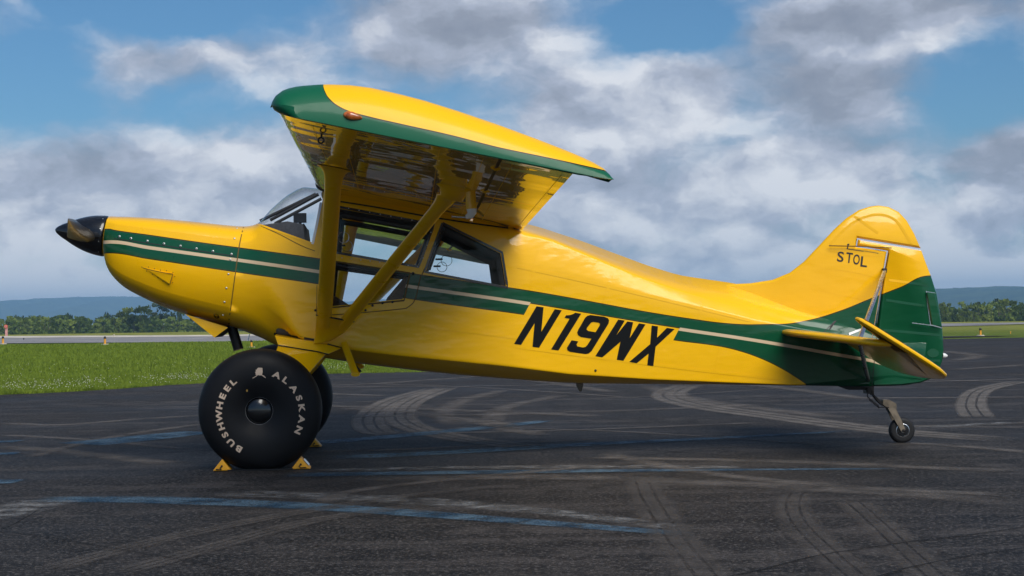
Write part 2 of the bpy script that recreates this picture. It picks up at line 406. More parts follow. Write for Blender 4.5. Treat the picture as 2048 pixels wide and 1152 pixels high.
# marks lying on the apron: each is a sheet of its own
def mark_mat(name, col, lo, hi, amax, rough=0.8, tread=False, scale=5.0, soft=0.25, col2=None):
    m, n, b = new_mat(name)
    uv = n.xyz(n.node('ShaderNodeUVMap').outputs[0]); o = n.node('ShaderNodeTexCoord').outputs['Object']
    k = n.noise(o, scale, 8, 0.72); gr = n.noise(o, 95, 3, 0.8)
    side = n.math('MINIMUM', uv[1], n.math('SUBTRACT', 1.0, uv[1]))
    a = n.math('MULTIPLY', n.rng(k, lo, hi), n.rng(side, 0.0, soft))
    a = n.math('MULTIPLY', a, n.rng(n.math('MINIMUM', uv[0], n.math('SUBTRACT', 1.0, uv[0])), 0.0, 0.12))
    a = n.math('MULTIPLY', a, n.rng(gr, 0.34, 0.6, 0.35, 1.0))
    if tread:
        for c in (0.36, 0.64):
            d = n.math('ABSOLUTE', n.math('SUBTRACT', uv[1], c)); a = n.math('MULTIPLY', a, n.rng(d, 0.015, 0.045, 0.15, 1.0))
    n.put(b.inputs['Base Color'], n.mix(n.rng(n.noise(o, 3, 6, 0.7), 0.40, 0.62), col2 or tuple(c * 0.62 for c in col), col))
    b.inputs['Roughness'].default_value = rough; b.inputs['Specular IOR Level'].default_value = 0.3
    n.put(b.inputs['Alpha'], n.math('MULTIPLY', a, amax))
    n.put(b.inputs['Normal'], n.bump(gr, 0.5, 0.01))
    return m
m_blue = mark_mat('faded_blue_paint', (0.012, 0.048, 0.092), 0.28, 0.52, 0.92, 0.7, scale=5, soft=0.16, col2=(0.085, 0.15, 0.21))
m_white = mark_mat('worn_pale_paint', (0.30, 0.30, 0.30), 0.36, 0.66, 0.75, 0.7, scale=6, soft=0.3)
m_tread = mark_mat('pale_tread_mark', (0.20, 0.178, 0.160), 0.10, 0.46, 0.85, 0.85, True, 4, 0.15)
m_swirl = mark_mat('pale_swirl_mark', (0.19, 0.168, 0.152), 0.20, 0.58, 0.65, 0.85, False, 3, 0.45)
m_treadf = mark_mat('faint_tread_mark', (0.13, 0.115, 0.105), 0.20, 0.58, 0.55, 0.85, True, 4, 0.25)
m_crack = simple('crack_filler', (0.006, 0.006, 0.006), 0.75)
m_crackp = mark_mat('dark_crack', (0.005, 0.005, 0.005), 0.1, 0.35, 0.95, 0.9, False, 3, 0.3)
_lay = [0]
def gmark(name, px, width, mat, n=8, wob=0.0):
    """ribbon on the apron following a line; width in metres, or list"""
    P = smooth_line([gnd(*p) for p in px], n); _lay[0] += 1
    z = 0.0022 + 0.0004 * (_lay[0] % 9)
    W = np.interp(np.linspace(0, 1, len(P)), np.linspace(0, 1, len(width)), width) if isinstance(width, (list, tuple)) else [width] * len(P)
    V, F, UV = [], [], []
    for i, p in enumerate(P):
        a = np.array(P[max(i-1, 0)]); c = np.array(P[min(i+1, len(P)-1)]); d = c - a; d /= np.linalg.norm(d) + 1e-9; nn = np.array((-d[1], d[0])) * W[i] / 2
        j = nn * 0 + (random.uniform(-wob, wob), random.uniform(-wob, wob))
        V += [(*(np.array(p) + nn + j), z), (*(np.array(p) - nn + j), z)]; UV += [(i / (len(P)-1), 0), (i / (len(P)-1), 1)]
        if i: F.append((2*i-2, 2*i-1, 2*i+1, 2*i))
    ob = mobj(name, V, F, mat, apron, smooth=False)
    ul = ob.data.uv_layers.new(name='UVMap')
    for lp in ob.data.loops: ul.data[lp.index].uv = UV[lp.vertex_index]
    return ob
gmark('blue_line', [(60, 999), (330, 1001), (650, 1015), (1000, 1040), (1390, 1070)], [.34, .40, .34, .24, .16], m_blue)
gmark('blue_line', [(560, 951), (800, 947), (1200, 942), (1500, 940), (1800, 938)], [.30, .30, .26, .16, .10], m_blue)
gmark('blue_line', [(640, 917), (900, 905), (1180, 889), (1450, 876), (1720, 861)], [.42, .42, .36, .26, .18], m_blue)
gmark('blue_line', [(150, 890), (290, 876), (410, 863)], [.7, .7, .5], m_blue)
gmark('blue_line', [(600, 889), (800, 872), (1000, 853), (1100, 841)], [.42, .42, .34, .2], m_blue)
gmark('blue_line', [(-140, 966), (-60, 965), (44, 964)], .32, m_blue)
gmark('blue_line', [(-140, 910), (-60, 910), (44, 907)], .30, m_blue)
gmark('blue_line', [(-140, 886), (-60, 885), (48, 883)], .30, m_blue)
gmark('old_white_line', [(420, 985), (800, 1000), (1100, 1025), (1410, 1062)], [.45, .42, .30, .2], m_white)
gmark('old_white_line', [(560, 943), (900, 936), (1250, 934), (1500, 935)], [.25, .3, .3, .2], m_white)
gmark('old_white_line', [(1830, 857), (1930, 850), (2030, 845)], [.16, .34, .2], m_white)
gmark('old_white_line', [(-60, 1040), (20, 1022), (110, 1000)], .5, m_white)
gmark('tyre_track', [(1280, 944), (1288, 975), (1312, 1020), (1352, 1080), (1410, 1152), (1480, 1240)], .30, m_treadf)
gmark('tyre_track', [(1596, 985), (1585, 1010), (1600, 1050), (1660, 1110), (1730, 1170)], .26, m_treadf)
gmark('tyre_track', [(1700, 1000), (1745, 1040), (1820, 1110), (1900, 1180)], .26, m_treadf)
gmark('tyre_track', [(60, 1150), (300, 1086), (520, 1040), (760, 1000), (1000, 972)], .20, m_treadf)
gmark('tyre_track', [(230, 1150), (420, 1097), (620, 1044), (860, 1008)], .20, m_treadf)
gmark('tyre_track', [(1390, 767), (1345, 782), (1345, 797), (1420, 815), (1560, 834), (1780, 862), (2048, 882)], .55, m_tread)
gmark('tyre_track', [(1290, 770), (1370, 795), (1480, 812), (1700, 838)], .5, m_swirl)
gmark('tyre_track', [(880, 775), (790, 800), (740, 832), (750, 862), (800, 868)], .42, m_tread)
gmark('tyre_track', [(905, 772), (830, 800), (800, 830), (830, 856), (940, 880), (1100, 898)], .42, m_tread)
gmark('tyre_track', [(1010, 780), (930, 800), (890, 825), (905, 852)], .4, m_swirl)
gmark('tyre_track', [(1130, 790), (1020, 812), (985, 838), (1010, 858), (1100, 872)], .4, m_swirl)
gmark('tyre_track', [(1900, 722), (1945, 716), (1950, 710), (1880, 702)], .7, m_swirl)
gmark('tyre_track', [(2048, 762), (1965, 780), (1942, 808), (1958, 838)], .40, m_tread)
gmark('tyre_track', [(1900, 740), (1980, 735), (2048, 730)], .5, m_swirl)
gmark('tyre_track', [(0, 845), (120, 850), (280, 838), (420, 830)], .35, m_swirl)
gmark('tyre_track', [(0, 870), (180, 880), (380, 900)], .25, m_swirl)
gmark('tyre_track', [(60, 915), (130, 895), (250, 870), (420, 846)], .25, m_swirl)
gmark('tyre_track', [(700, 960), (1100, 955), (1500, 970), (2048, 1005)], .45, m_swirl)
gmark('tyre_track', [(1200, 905), (1400, 945), (1700, 975), (2048, 992)], .3, m_swirl)
gmark('tyre_track', [(1150, 915), (1600, 925), (2048, 945)], .35, m_swirl)
gmark('tyre_track', [(640, 1010), (700, 985), (900, 960), (1280, 925)], .22, m_swirl)
for k in range(26):
    x0 = random.uniform(-100, 1900); y0 = random.uniform(745, 905); L = random.uniform(250, 800); s = random.uniform(-30, 40)
    gmark('tyre_track', [(x0, y0), (x0 + L * .35, y0 + s * .2), (x0 + L * .7, y0 + s * .6), (x0 + L, y0 + s)], random.uniform(.15, .5), m_swirl, n=5)
gmark('crack', [(1420, 1160), (1500, 1146), (1640, 1112), (1800, 1088), (1960, 1068), (2100, 1048)], .022, m_crackp, 10, .004)
gmark('crack', [(1720, 1165), (1830, 1134), (1960, 1110), (2100, 1090)], .018, m_crackp, 10, .004)
gmark('crack', [(-40, 1058), (110, 1078), (240, 1100), (400, 1128), (560, 1160)], .014, m_crackp, 10, .003)
gmark('crack', [(0, 1060), (30, 1048), (90, 1012)], .010, m_crackp, 8, .003)
gmark('crack', [(20, 925), (200, 914), (360, 904), (560, 894)], .02, m_crackp, 8, .006)
gmark('crack', [(1150, 936), (1340, 905), (1560, 888), (1800, 871), (2060, 853)], .016, m_crackp, 10, .006)
gmark('crack', [(1250, 897), (1450, 911), (1700, 926), (1900, 933), (2060, 937)], .018, m_crackp, 10, .006)
gmark('crack', [(1000, 962), (1200, 948), (1330, 930)], .010, m_crackp, 8, .003)

# grass blades and clover (nobody could count them)
m_blade, n, b = new_mat('grass_blade')
o = n.node('ShaderNodeTexCoord').outputs['Object']
n.put(b.inputs['Base Color'], n.mix(n.rng(n.noise(o, 3, 5, 0.7), 0.3, 0.7), (0.072, 0.118, 0.010), (0.175, 0.235, 0.024))); b.inputs['Roughness'].default_value = 0.7; b.inputs['Specular IOR Level'].default_value = 0.2
ew = np.array(edge_w + [(-1.5, 41), (2, 50), (6, 58)]); ex, ey = ew[:, 0], ew[:, 1]
def blades(N, ymax, hmin, hmax, near):
    t = rng.random(N)
    X_ = rng.uniform(-0.42, 0.09, N)
    y0 = np.interp(X_, ex / ey, ey) + 0.04
    Y_ = y0 * (ymax / y0) ** (t ** near)
    x = X_ * Y_; h_ = rng.uniform(hmin, hmax, N) * (1 + 0.5 * np.sin(x * 0.8) * np.sin(Y_ * 0.6)); w = 0.003 + 0.00035 * Y_
    ang = rng.uniform(0, math.pi, N); lx = rng.normal(0, 0.35, N) * h_; ly = rng.normal(0, 0.35, N) * h_
    V = np.zeros((N, 3, 3))
    V[:, 0] = np.stack([x - w * np.cos(ang), Y_ - w * np.sin(ang), np.full(N, -0.03)], 1)
    V[:, 1] = np.stack([x + w * np.cos(ang), Y_ + w * np.sin(ang), np.full(N, -0.03)], 1)
    V[:, 2] = np.stack([x + lx, Y_ + ly, h_], 1)
    return V.reshape(-1, 3)
GV = np.concatenate([blades(270000, 80, .015, .055, 1.1), blades(120000, 32, .015, .06, 1.6), blades(6000, 75, .07, .14, 1.0)])
me = bpy.data.meshes.new('grass'); nt_ = len(GV) // 3
me.vertices.add(len(GV)); me.vertices.foreach_set('co', GV.astype(np.float32).ravel()); me.loops.add(len(GV)); me.loops.foreach_set('vertex_index', np.arange(len(GV), dtype=np.int32))
me.polygons.add(nt_); me.polygons.foreach_set('loop_start', np.arange(0, len(GV), 3, dtype=np.int32)); me.materials.append(m_blade); me.update(calc_edges=True); me.validate()
tag(link(bpy.data.objects.new('grass', me)), 'short green grass beside the apron on the left', 'grass', kind='stuff')
m_clover = simple('clover_white', (0.55, 0.55, 0.47), 0.8, spec=0.1)
V, F = [], []
for k in range(1500):
    a_ = random.uniform(-0.335, -0.09); y0 = float(np.interp(a_, ex / ey, ey)); off = abs(random.gauss(2.2, 1.3)) if random.random() < .75 else random.uniform(0.5, 16)
    if math.sin(a_ * 60) * 0.5 + math.sin(a_ * 143 + 1) * 0.5 < random.uniform(-1.0, 0.6) - 0.2: continue
    y = y0 + off; x = a_ * y; z = random.uniform(.04, .08); r = random.uniform(.004, .009); i = len(V)
    V += [(x-r, y, z), (x+r, y, z), (x, y, z+r*1.1), (x, y-r, z), (x, y+r, z), (x, y, z-r*.7)]
    F += [(i, i+3, i+2), (i+3, i+1, i+2), (i+1, i+4, i+2), (i+4, i, i+2), (i, i+5, i+3), (i+3, i+5, i+1)]
tag(mobj('clover_flowers', V, F, m_clover), 'white clover heads dotting the grass near the apron edge', 'flowers', kind='stuff')

# hills far behind
m_hill, n, b = new_mat('wooded_hill')
o = n.node('ShaderNodeTexCoord').outputs['Object']
n.put(b.inputs['Base Color'], n.mix(n.rng(n.noise(o, 0.012, 8, 0.75), 0.35, 0.65), (0.018, 0.040, 0.012), (0.070, 0.105, 0.030))); b.inputs['Roughness'].default_value = 1.0; b.inputs['Specular IOR Level'].default_value = 0.0
n.put(b.inputs['Normal'], n.bump(n.noise(o, 0.02, 7, 0.75), 1.0, 25))
def hill(name, crest, dist, depth):
    P = smooth_line(crest, 14); V, F = [], []; rows = 10
    for j in range(rows + 1):
        t = j / rows
        for i, p in enumerate(P):
            a_, b_ = ray(*p); X_ = a_ * dist; zt = CAMH + b_ * dist
            prof = math.sin(t * math.pi / 2) ** 0.8 if t < 1 else 1.0
            jag = (random.uniform(-1, 1) * 5 + 4 * math.sin(i * 1.7)) * (0.3 + 0.7 * t) * (dist / 6000) * .7
            V.append((X_ * (1 + 0.0 * t), dist - depth * (1 - t) * (0.9 + 0.2 * math.sin(i * .23 + 1)), -60 + (zt + 60) * prof + (jag if j else 0)))
    n_ = len(P)
    for j in range(rows):
        for i in range(n_ - 1): F.append((j*n_+i, j*n_+i+1, (j+1)*n_+i+1, (j+1)*n_+i))
    # back slope
    k = len(V)
    for i, p in enumerate(P):
        q = V[rows * n_ + i]; V.append((q[0], q[1] + 400, -60))
    for i in range(n_ - 1): F.append((rows*n_+i, rows*n_+i+1, k+i+1, k+i))
    return tag(mobj(name, V, F, m_hill, angle=80), kind='structure')
hill('hills', [(-1500, 640), (-900, 622), (-400, 606), (-150, 598), (0, 604), (60, 606), (100, 601), (140, 599.5), (170, 596.5), (200, 597), (230, 595.5), (270, 595), (330, 596), (420, 598), (520, 603), (640, 606), (800, 600), (1000, 596), (1250, 594)], 7500, 2400)
hill('hills', [(900, 612), (1200, 598), (1500, 590), (1700, 583), (1880, 579.5), (1910, 577.5), (1950, 576.5), (1990, 577), (2020, 580), (2040, 582), (2070, 580), (2200, 572), (2600, 580), (3000, 592), (3600, 610)], 4200, 1500)

# trees
m_bark = simple('bark', (0.055, 0.042, 0.032), 0.9, var=0.3, scale=3)
def leaf_mat(name, c0, c1):
    m, n, b = new_mat(name); oi = n.node('ShaderNodeObjectInfo'); o = n.node('ShaderNodeTexCoord').outputs['Object']
    k = n.math('ADD', n.noise(o, 0.5, 4, 0.7), n.math('MULTIPLY', n.math('SUBTRACT', oi.outputs['Random'], 0.5), 0.55))
    n.put(b.inputs['Base Color'], n.mix(n.rng(k, 0.2, 0.8), c0, c1)); b.inputs['Roughness'].default_value = 0.75; b.inputs['Specular IOR Level'].default_value = 0.15
    tl = n.node('ShaderNodeBsdfTranslucent'); n.l.new(b.inputs['Base Color'].links[0].from_socket, tl.inputs[0]); mxs = n.node('ShaderNodeMixShader'); mxs.inputs[0].default_value = .45
    n.l.new(b.outputs[0], mxs.inputs[1]); n.l.new(tl.outputs[0], mxs.inputs[2]); n.l.new(mxs.outputs[0], m.node_tree.nodes['Material Output'].inputs[0])
    return m
m_pine = leaf_mat('pine_needles', (0.085, 0.132, 0.022), (0.205, 0.262, 0.046))
m_leafL = leaf_mat('light_leaves', (0.095, 0.135, 0.020), (0.185, 0.225, 0.036))
m_leafD = leaf_mat('dark_leaves', (0.034, 0.058, 0.016), (0.080, 0.110, 0.026))
def crown_geo(seed, kind, N=46):
    r = random.Random(seed); V, F = [], []
    for c in range(N):
        while True:
            x, y, z = r.uniform(-1, 1), r.uniform(-1, 1), r.uniform(0, 1)
            if kind == 'pine': R = 0.62 * (1 - z) ** 0.62 * (0.75 + 0.35 * math.sin(z * 21 + seed)) + 0.05
            else: R = 0.95 * math.sqrt(max(0, 1 - (2 * z - 0.95) ** 2)) * (0.85 + 0.2 * math.sin(5 * math.atan2(y, x) + seed + z * 6))
            if x*x + y*y < R*R and x*x + y*y > 0.1 * R*R: break
        cs = r.uniform(0.13, 0.26) * (0.8 if kind == 'pine' else 1.0)
        for l in range(15):
            d = Vector((r.gauss(0, 1), r.gauss(0, 1), r.gauss(0, .8))).normalized() * (cs * r.uniform(0.4, 1.0))
            p = Vector((x * 0.38, y * 0.38, 0.16 + 0.84 * z)) + Vector((d.x, d.y, d.z * 0.55)) * 0.5
            a_ = Vector((r.gauss(0, 1), r.gauss(0, 1), r.gauss(0, 1))).normalized(); b_ = a_.orthogonal().normalized(); s_ = r.uniform(0.026, 0.055)
            i = len(V); V += [p + a_ * s_, p + b_ * s_ * .8, p - a_ * s_, p - b_ * s_ * .8]; F.append((i, i+1, i+2, i+3))
    return V, F
protos = []
for k in range(9):
    kind = 'pine' if k < 5 else 'broad'
    V, F = crown_geo(100 + k, kind); mt = m_pine if k < 5 else (m_leafL if k < 7 else m_leafD)
    me = bpy.data.meshes.new('crown'); me.from_pydata([tuple(v) for v in V], [], F); me.materials.append(mt); me.update()
    pr = [((0, 0, -0.02), .018), ((.01, .006, .3), .014), ((-.004, .01, .6), .009), ((0, 0, .92), .003)]
    parts = [tube_geo([p for p, _ in pr], [q for _, q in pr], 6)]
    for q in range(5):
        a_ = q * 1.3 + k; z = .3 + q * .1; parts.append(tube_geo([(0, 0, z), (.16 * math.cos(a_), .16 * math.sin(a_), z + .1)], [.007, .003], 5))
    tv, tf = join_geo(parts); tm = bpy.data.meshes.new('trunk'); tm.from_pydata([tuple(v) for v in tv], [], tf); tm.materials.append(m_bark); tm.update()
    protos.append((me, tm))
def tree(name, k, x, y, h, wscale, label, group=None):
    r = empty(name, (x, y, float(gz(x, y))), random.uniform(0, 6.28)); r.scale = (h * wscale, h * wscale, h)
    tag(r, label, 'tree', group)
    link(bpy.data.objects.new('crown', protos[k][0]), r); link(bpy.data.objects.new('trunk', protos[k][1]), r)
    return r
def tree_px(name, k, px, pytop, dist, wscale, label, group=None):
    a_, b_ = ray(px, pytop); x = a_ * dist; h = CAMH + b_ * dist - float(gz(x, dist)); return tree(name, k, x, dist, max(h, 3), wscale, label, group)
topL = [(-120, 626), (0, 637), (40, 634), (100, 633), (160, 634), (200, 637), (230, 634), (260, 634), (300, 636), (360, 637), (430, 640), (560, 640), (800, 640)]
for row in range(3):
    px = -70 + row * 4
    while px < 620:
        d = 470 + row * 26 + random.uniform(-9, 9)
        tree_px('pine_tree', random.randrange(5), px, interp(px, topL) + (4, -1, -4)[row] + random.uniform(-4, 5), d, random.uniform(.62, .95),
                'one of the close-packed pines of the wood behind the runway, left of the airplane', 'pines of the left wood')
        px += random.uniform(8, 12)
for px, py, k, d, ws, lab in [(262, 611, 5, 480, .8, 'light green pointed broadleaf tree left of the tallest dark crowns behind the cowling'),
                              (280, 612, 6, 476, 1.0, 'brightest green round broadleaf tree in the left wood, under the nose of the airplane'),
                              (240, 622, 6, 482, .75, 'green broadleaf tree at the left end of the taller clump in the left wood'),
                              (300, 601, 7, 520, .75, 'tall dark round tree rising highest over the left wood beside the airplane nose'),
                              (325, 604, 8, 522, .7, 'tall dark tree half hidden by the cowling, behind the left wood'),
                              (350, 612, 7, 525, .7, 'dark broad tree behind the wood, just under the cowling'),
                              (215, 622, 8, 530, .55, 'small dark tree left of the taller clump in the left wood'),
                              (138, 624, 8, 540, .35, 'lone dark tree sticking up over the middle of the left wood'),
                              (48, 627, 7, 540, .35, 'dark round treetop above the left wood, second from the left edge'),
                              (34, 628, 8, 540, .33, 'dark round treetop above the left wood, nearest the red disc marker'),
                              (82, 628, 7, 545, .8, 'low wide dark crown standing above the left wood between two round treetops'),
                              (158, 629, 7, 545, .6, 'low dark crown above the left wood just right of the lone dark tree')]:
    tree_px('broadleaf_tree', k, px, py, d, ws, lab)
topR = [(1700, 606), (1880, 602), (1920, 601), (1945, 605), (1960, 602), (1990, 597), (2010, 595), (2030, 600), (2060, 596), (2150, 598)]
for row in range(3):
    px = 1650 + row * 4
    while px < 2110:
        d = 430 + row * 26 + random.uniform(-9, 9); k = random.choice([0, 1, 2, 3, 4, 0, 1, 5])
        tree_px('pine_tree', k, px, interp(px, topR) + (9, 3, 0)[row] + random.uniform(-4, 6), d, random.uniform(.6, .9),
                'one of the close-packed olive green trees of the wood behind the tail', 'trees of the right wood')
        px += random.uniform(9, 15)
for px, py, k, d, ws, lab in [(2012, 594, 5, 440, .7, 'brightest yellow green tree on the right skyline behind the tail'),
                              (1998, 592, 7, 470, .6, 'dark tall treetop left of the brightest tree at the right edge'),
                              (1955, 599, 7, 470, .6, 'dark rounded treetop above the right wood, halfway from the rudder to the edge'),
                              (1892, 601, 5, 440, .7, 'light green tree beside the rudder edge')]:
    tree_px('broadleaf_tree', k, px, py, d, ws, lab)
# the wood goes on behind the airplane
V, F = [], []
for i in range(170):
    px = random.uniform(560, 1720); d = random.uniform(460, 530); a_, b_ = ray(px, 625 + random.uniform(-6, 6)); x = a_ * d; h = CAMH + b_ * d - float(gz(x, d))
    cv, cf = crown_geo(500 + i % 6, 'pine', 30); k = len(V); V += [(x + v.x * h * .8, d + v.y * h * .8, float(gz(x, d)) + v.z * h) for v in cv]; F += [tuple(q + k for q in f) for f in cf]
tag(mobj('far_wood', V, F, m_pine, smooth=False, fix=False), 'strip of far woodland hidden behind the fuselage', 'wood', kind='stuff')

# runway furniture
m_orange = simple('marker_yellow', (0.75, 0.33, 0.02), 0.6, var=0.1)
m_blackp = simple('black_plastic', (0.010, 0.010, 0.012), 0.4)
m_conc = simple('pale_concrete', (0.42, 0.38, 0.31), 0.85, var=0.15)
m_red = simple('faded_red', (0.62, 0.10, 0.07), 0.6, var=0.15); m_pink = simple('faded_pink', (0.60, 0.30, 0.28), 0.7, var=0.15)
def edge_light(px, pyb, pyt, label):
    x, y = gnd(px, pyb); h = (pyb - pyt) / FP * y; r0 = empty('edge_light', (x, y, float(gz(x, y)) + 0.005)); tag(r0, label, 'light', 'runway edge lights')
    w = h * .16
    lathe('base_slab', [(w * 3.0, 0), (w * 3.0, .03), (w * 2.6, .045)], (0, 0, 0), (0, 0, 1), m_conc, r0, 16)
    lathe('post', [(w * .95, .045), (w * .8, .1 * h), (w * .75, h * .70), (w * .6, h * .72)], (0, 0, 0), (0, 0, 1), m_orange, r0, 14)
    lathe('lamp_head', [(w * .8, h * .72), (w * .95, h * .76), (w * .9, h * .9), (w * .5, h)], (0, 0, 0), (0, 0, 1), m_blackp, r0, 14)
edge_light(210, 689, 672, 'short yellow runway edge light with black head left of the cowling, on a pale slab')
edge_light(6, 688, 672, 'yellow runway edge light with black head at the very left edge of the grass')
edge_light(503, 695, 679, 'yellow edge light seen under the belly between exhaust pipe and main wheel')
edge_light(1961, 671.5, 655, 'thin post with dark head standing in the grass right of the tail')
def stub(px, pyb, pyt, mat, name, label):
    x, y = gnd(px, pyb); h = (pyb - pyt) / FP * y; tag(lathe(name, [(h * .3, 0), (h * .22, h * .15), (h * .2, h * .75), (h * .34, h * .8), (h * .3, h)], (x, y, float(gz(x, y)) + .02), (0, 0, 1), mat, None, 10), label, 'marker')
stub(47.5, 680, 676, m_blackp, 'runway_stub_light', 'tiny black stub light on the far runway edge, right of the red disc')
stub(228, 675, 669, m_conc, 'runway_box', 'small grey box on the far verge, above and right of the yellow edge light')
stub(2021, 667, 663, m_orange, 'small_marker', 'tiny yellow marker in the grass near the right edge')
x, y = gnd(13, 672); s_ = y / FP
rm = empty('disc_marker', (x, y, float(gz(x, y)))); tag(rm, 'faded red disc sign on a pink post before the left wood', 'sign')
V, F = box_geo((0, 0, 9 * s_), 4.5 * s_, .12, 18 * s_); mobj('post', V, F, m_pink, rm, smooth=False)
lathe('disc', [(3.6 * s_, -.04), (3.6 * s_, .04)], (0, -.12, 19.5 * s_), (0, 1, 0), m_red, rm, 20)
lathe('disc_ring', [(2.2 * s_, -.01), (2.0 * s_, .01), (1.2 * s_, .01), (1.2 * s_, -.01)], (0, -.18, 19.5 * s_), (0, 1, 0), m_pink, rm, 20, True)

# ================================================================ THE AIRPLANE
plane = empty('bush_airplane', (0, DIST, 0), YAW)
tag(plane, 'yellow high-wing bush airplane with green stripe and huge black tyres on the apron', 'airplane')
TH = math.radians(9.1); cT, sT = math.cos(TH), math.sin(TH)
def to_sn(p): return p[0] * cT - (p[2] - 1.3) * sT, p[0] * sT + (p[2] - 1.3) * cT
def from_sn(s, n, v): return Vector((s * cT + n * sT, v, 1.3 - s * sT + n * cT))
def SN(px, py, w): return to_sn(loc(px, py, w))
def curve_sn(lst): return sorted(SN(*p) for p in lst)
def uz(px, py, w): p = loc(px, py, w); return (p[0], p[2])

# fuselage lines measured at their own lateral distance
S_FW = sum(SN(*p)[0] for p in [(487, 450, .3), (470, 545, .47), (457, 657, .3)]) / 3
S_TE = SN(1045, 460, .45)[0]
TOP = curve_sn([(212, 433, .15), (235, 431.5, .2), (300, 433, .3), (370, 439, .3), (480, 450, .3), (512, 446, .25), (545, 414, .22), (580, 386, .2), (612, 372, .2)])
TOP += [(-1.52, TOP[-1][1] + .01), (-1.3, .60), (-.7, .56), (S_TE, SN(1052, 447, .0)[1])] + curve_sn([(1138, 473.5, 0), (1240, 510.5, 0), (1308, 535, 0), (1375, 553, 0)]) + [(1.75, .32), (2.3, .24), (3.0, .17), (3.45, .1)]
BOT = curve_sn([(208, 510, .2), (209.5, 536, .25), (220, 557, .3), (243, 578, .32), (279, 597, .33), (314, 613, .33), (370, 631, .3), (454.5, 654, .28), (515, 676, .28), (552, 693, .28), (640, 716, .28), (720, 729, .28), (800, 739, .28), (901, 750, .28), (1037, 760.5, .25), (1138, 767, .22), (1308, 769, .15), (1450, 770, .1), (1610, 772, .06), (1790, 772, .02), (1830, 767, 0)]) + [(3.5, -.16)]
ELO = curve_sn([(550, 662, .5), (640, 688, .53), (700, 699, .55), (800, 711, .55), (1003, 731, .5), (1138, 748, .43), (1308, 759, .34), (1480, 766, .25), (1600, 770.5, .18)]) + [(3.2, -.235)]
SHN = [(S_TE, SN(1045, 463, .5)[1])] + curve_sn([(1105, 479, .45), (1189, 514.6, .38), (1274, 551, .31), (1341, 575, .26), (1500, 622, .16), (1600, 650, .10)]) + [(3.2, .06)]
RDG = curve_sn([(1015, 525, .53), (1250, 580, .38), (1500, 640, .2)]) + [(3.2, .0)]
HW = [(-3.4, .20), (-3.27, .26), (-3.22, .33), (-3.12, .39), (-2.9, .435), (-2.55, .47), (S_FW, .495), (-1.8, .53), (-1.5, .553), (-1.0, .56), (-.4, .55), (-.05, .53), (.6, .43), (1.4, .30), (2.2, .17), (2.9, .07), (3.2, .035), (3.5, .03)]
SHW = [(S_TE, .50), (.2, .45), (.62, .38), (1.04, .30), (1.34, .25), (1.9, .16), (2.35, .10), (3.2, .02)]
def section(s):
    hw = sinterp(s, HW); top = sinterp(s, TOP); bot = sinterp(s, BOT); H_ = top - bot
    # cowling / cabin / tail blends
    cab = min(1, max(0, (s + 2.05) / .5)); aft = min(1, max(0, (s + .25) / .3))
    lo = interp(s, ELO)
    cow = dict(C=(.86 * hw, top - .004), Dn=top - .30 * H_, En=bot + .36 * H_, F=(.78 * hw, bot + .02), r=1.0)
    cb = dict(C=(.90 * hw if s > -1.5 else (.55 + .35 * min(1, max(0, (s + 2.1) / .55))) * hw, top - .03), Dn=min(top - .12, .44), En=lo, F=(.46 * hw, bot + .006), r=.45)
    af = dict(C=(interp(s, SHW), interp(s, SHN)), Dn=interp(s, RDG), En=max(lo, bot + .006), F=(.46 * hw, bot + .003), r=.42)
    def mixd(a, b, t):
        return dict(C=tuple(a['C'][i] * (1-t) + b['C'][i] * t for i in (0, 1)), Dn=a['Dn'] * (1-t) + b['Dn'] * t, En=a['En'] * (1-t) + b['En'] * t,
                    F=tuple(a['F'][i] * (1-t) + b['F'][i] * t for i in (0, 1)), r=a['r'] * (1-t) + b['r'] * t)
    q = mixd(mixd(cow, cb, cab * cab * (3 - 2 * cab)), af, aft * aft * (3 - 2 * aft))
    return [(0, top), q['C'], (hw, q['Dn']), (hw, q['En']), q['F'], (0, bot)], q['r']
def ring(s, inset=0.0, K=9):
    P, r = section(s); P = [np.array(p) for p in P]; out = [P[0]]
    for i in range(1, len(P) - 1):
        a, b_, c = P[i-1], P[i], P[i+1]
        rr = r * (.14 if (i == 3 and s > -1.6) else (.14 + .86 * min(1, max(0, (-1.6 - s) / .5)) if i == 3 else 1.0))
        if i == 1: rr = r * (1 - .6 * min(1, max(0, (s - S_TE + .05) / .2)))
        A = b_ + (a - b_) * rr * .5; B = b_ + (c - b_) * rr * .5
        if i == 1: A = b_ + (a - b_) * min(.9, rr * .8)
        if i == len(P) - 2: B = b_ + (c - b_) * min(.9, r * .8)
        for k in range(K):
            t = k / (K - 1); out.append(A * (1-t)**2 + b_ * 2 * t * (1-t) + B * t * t)
    out.append(P[-1])
    near = [from_sn(s, p[1], -p[0]) for p in out]; far = [from_sn(s, p[1], p[0]) for p in out[1:-1]][::-1]
    return near + far
s_nose = BOT[0][0]
cowl_s = [s_nose, s_nose + .006, s_nose + .018] + list(np.linspace(s_nose + .035, -3.0, 9)) + list(np.linspace(-2.93, S_FW, 14))
body_s = list(np.linspace(S_FW, -1.5, 26)) + list(np.linspace(-1.45, 0.3, 32)) + list(np.linspace(.36, 3.44, 44))
cowlV, cowlF = loft([ring(s) for s in cowl_s])
bodyV, bodyF = loft([ring(s) for s in body_s])
B_BODY = bvh_of((cowlV, cowlF), (bodyV, bodyF))

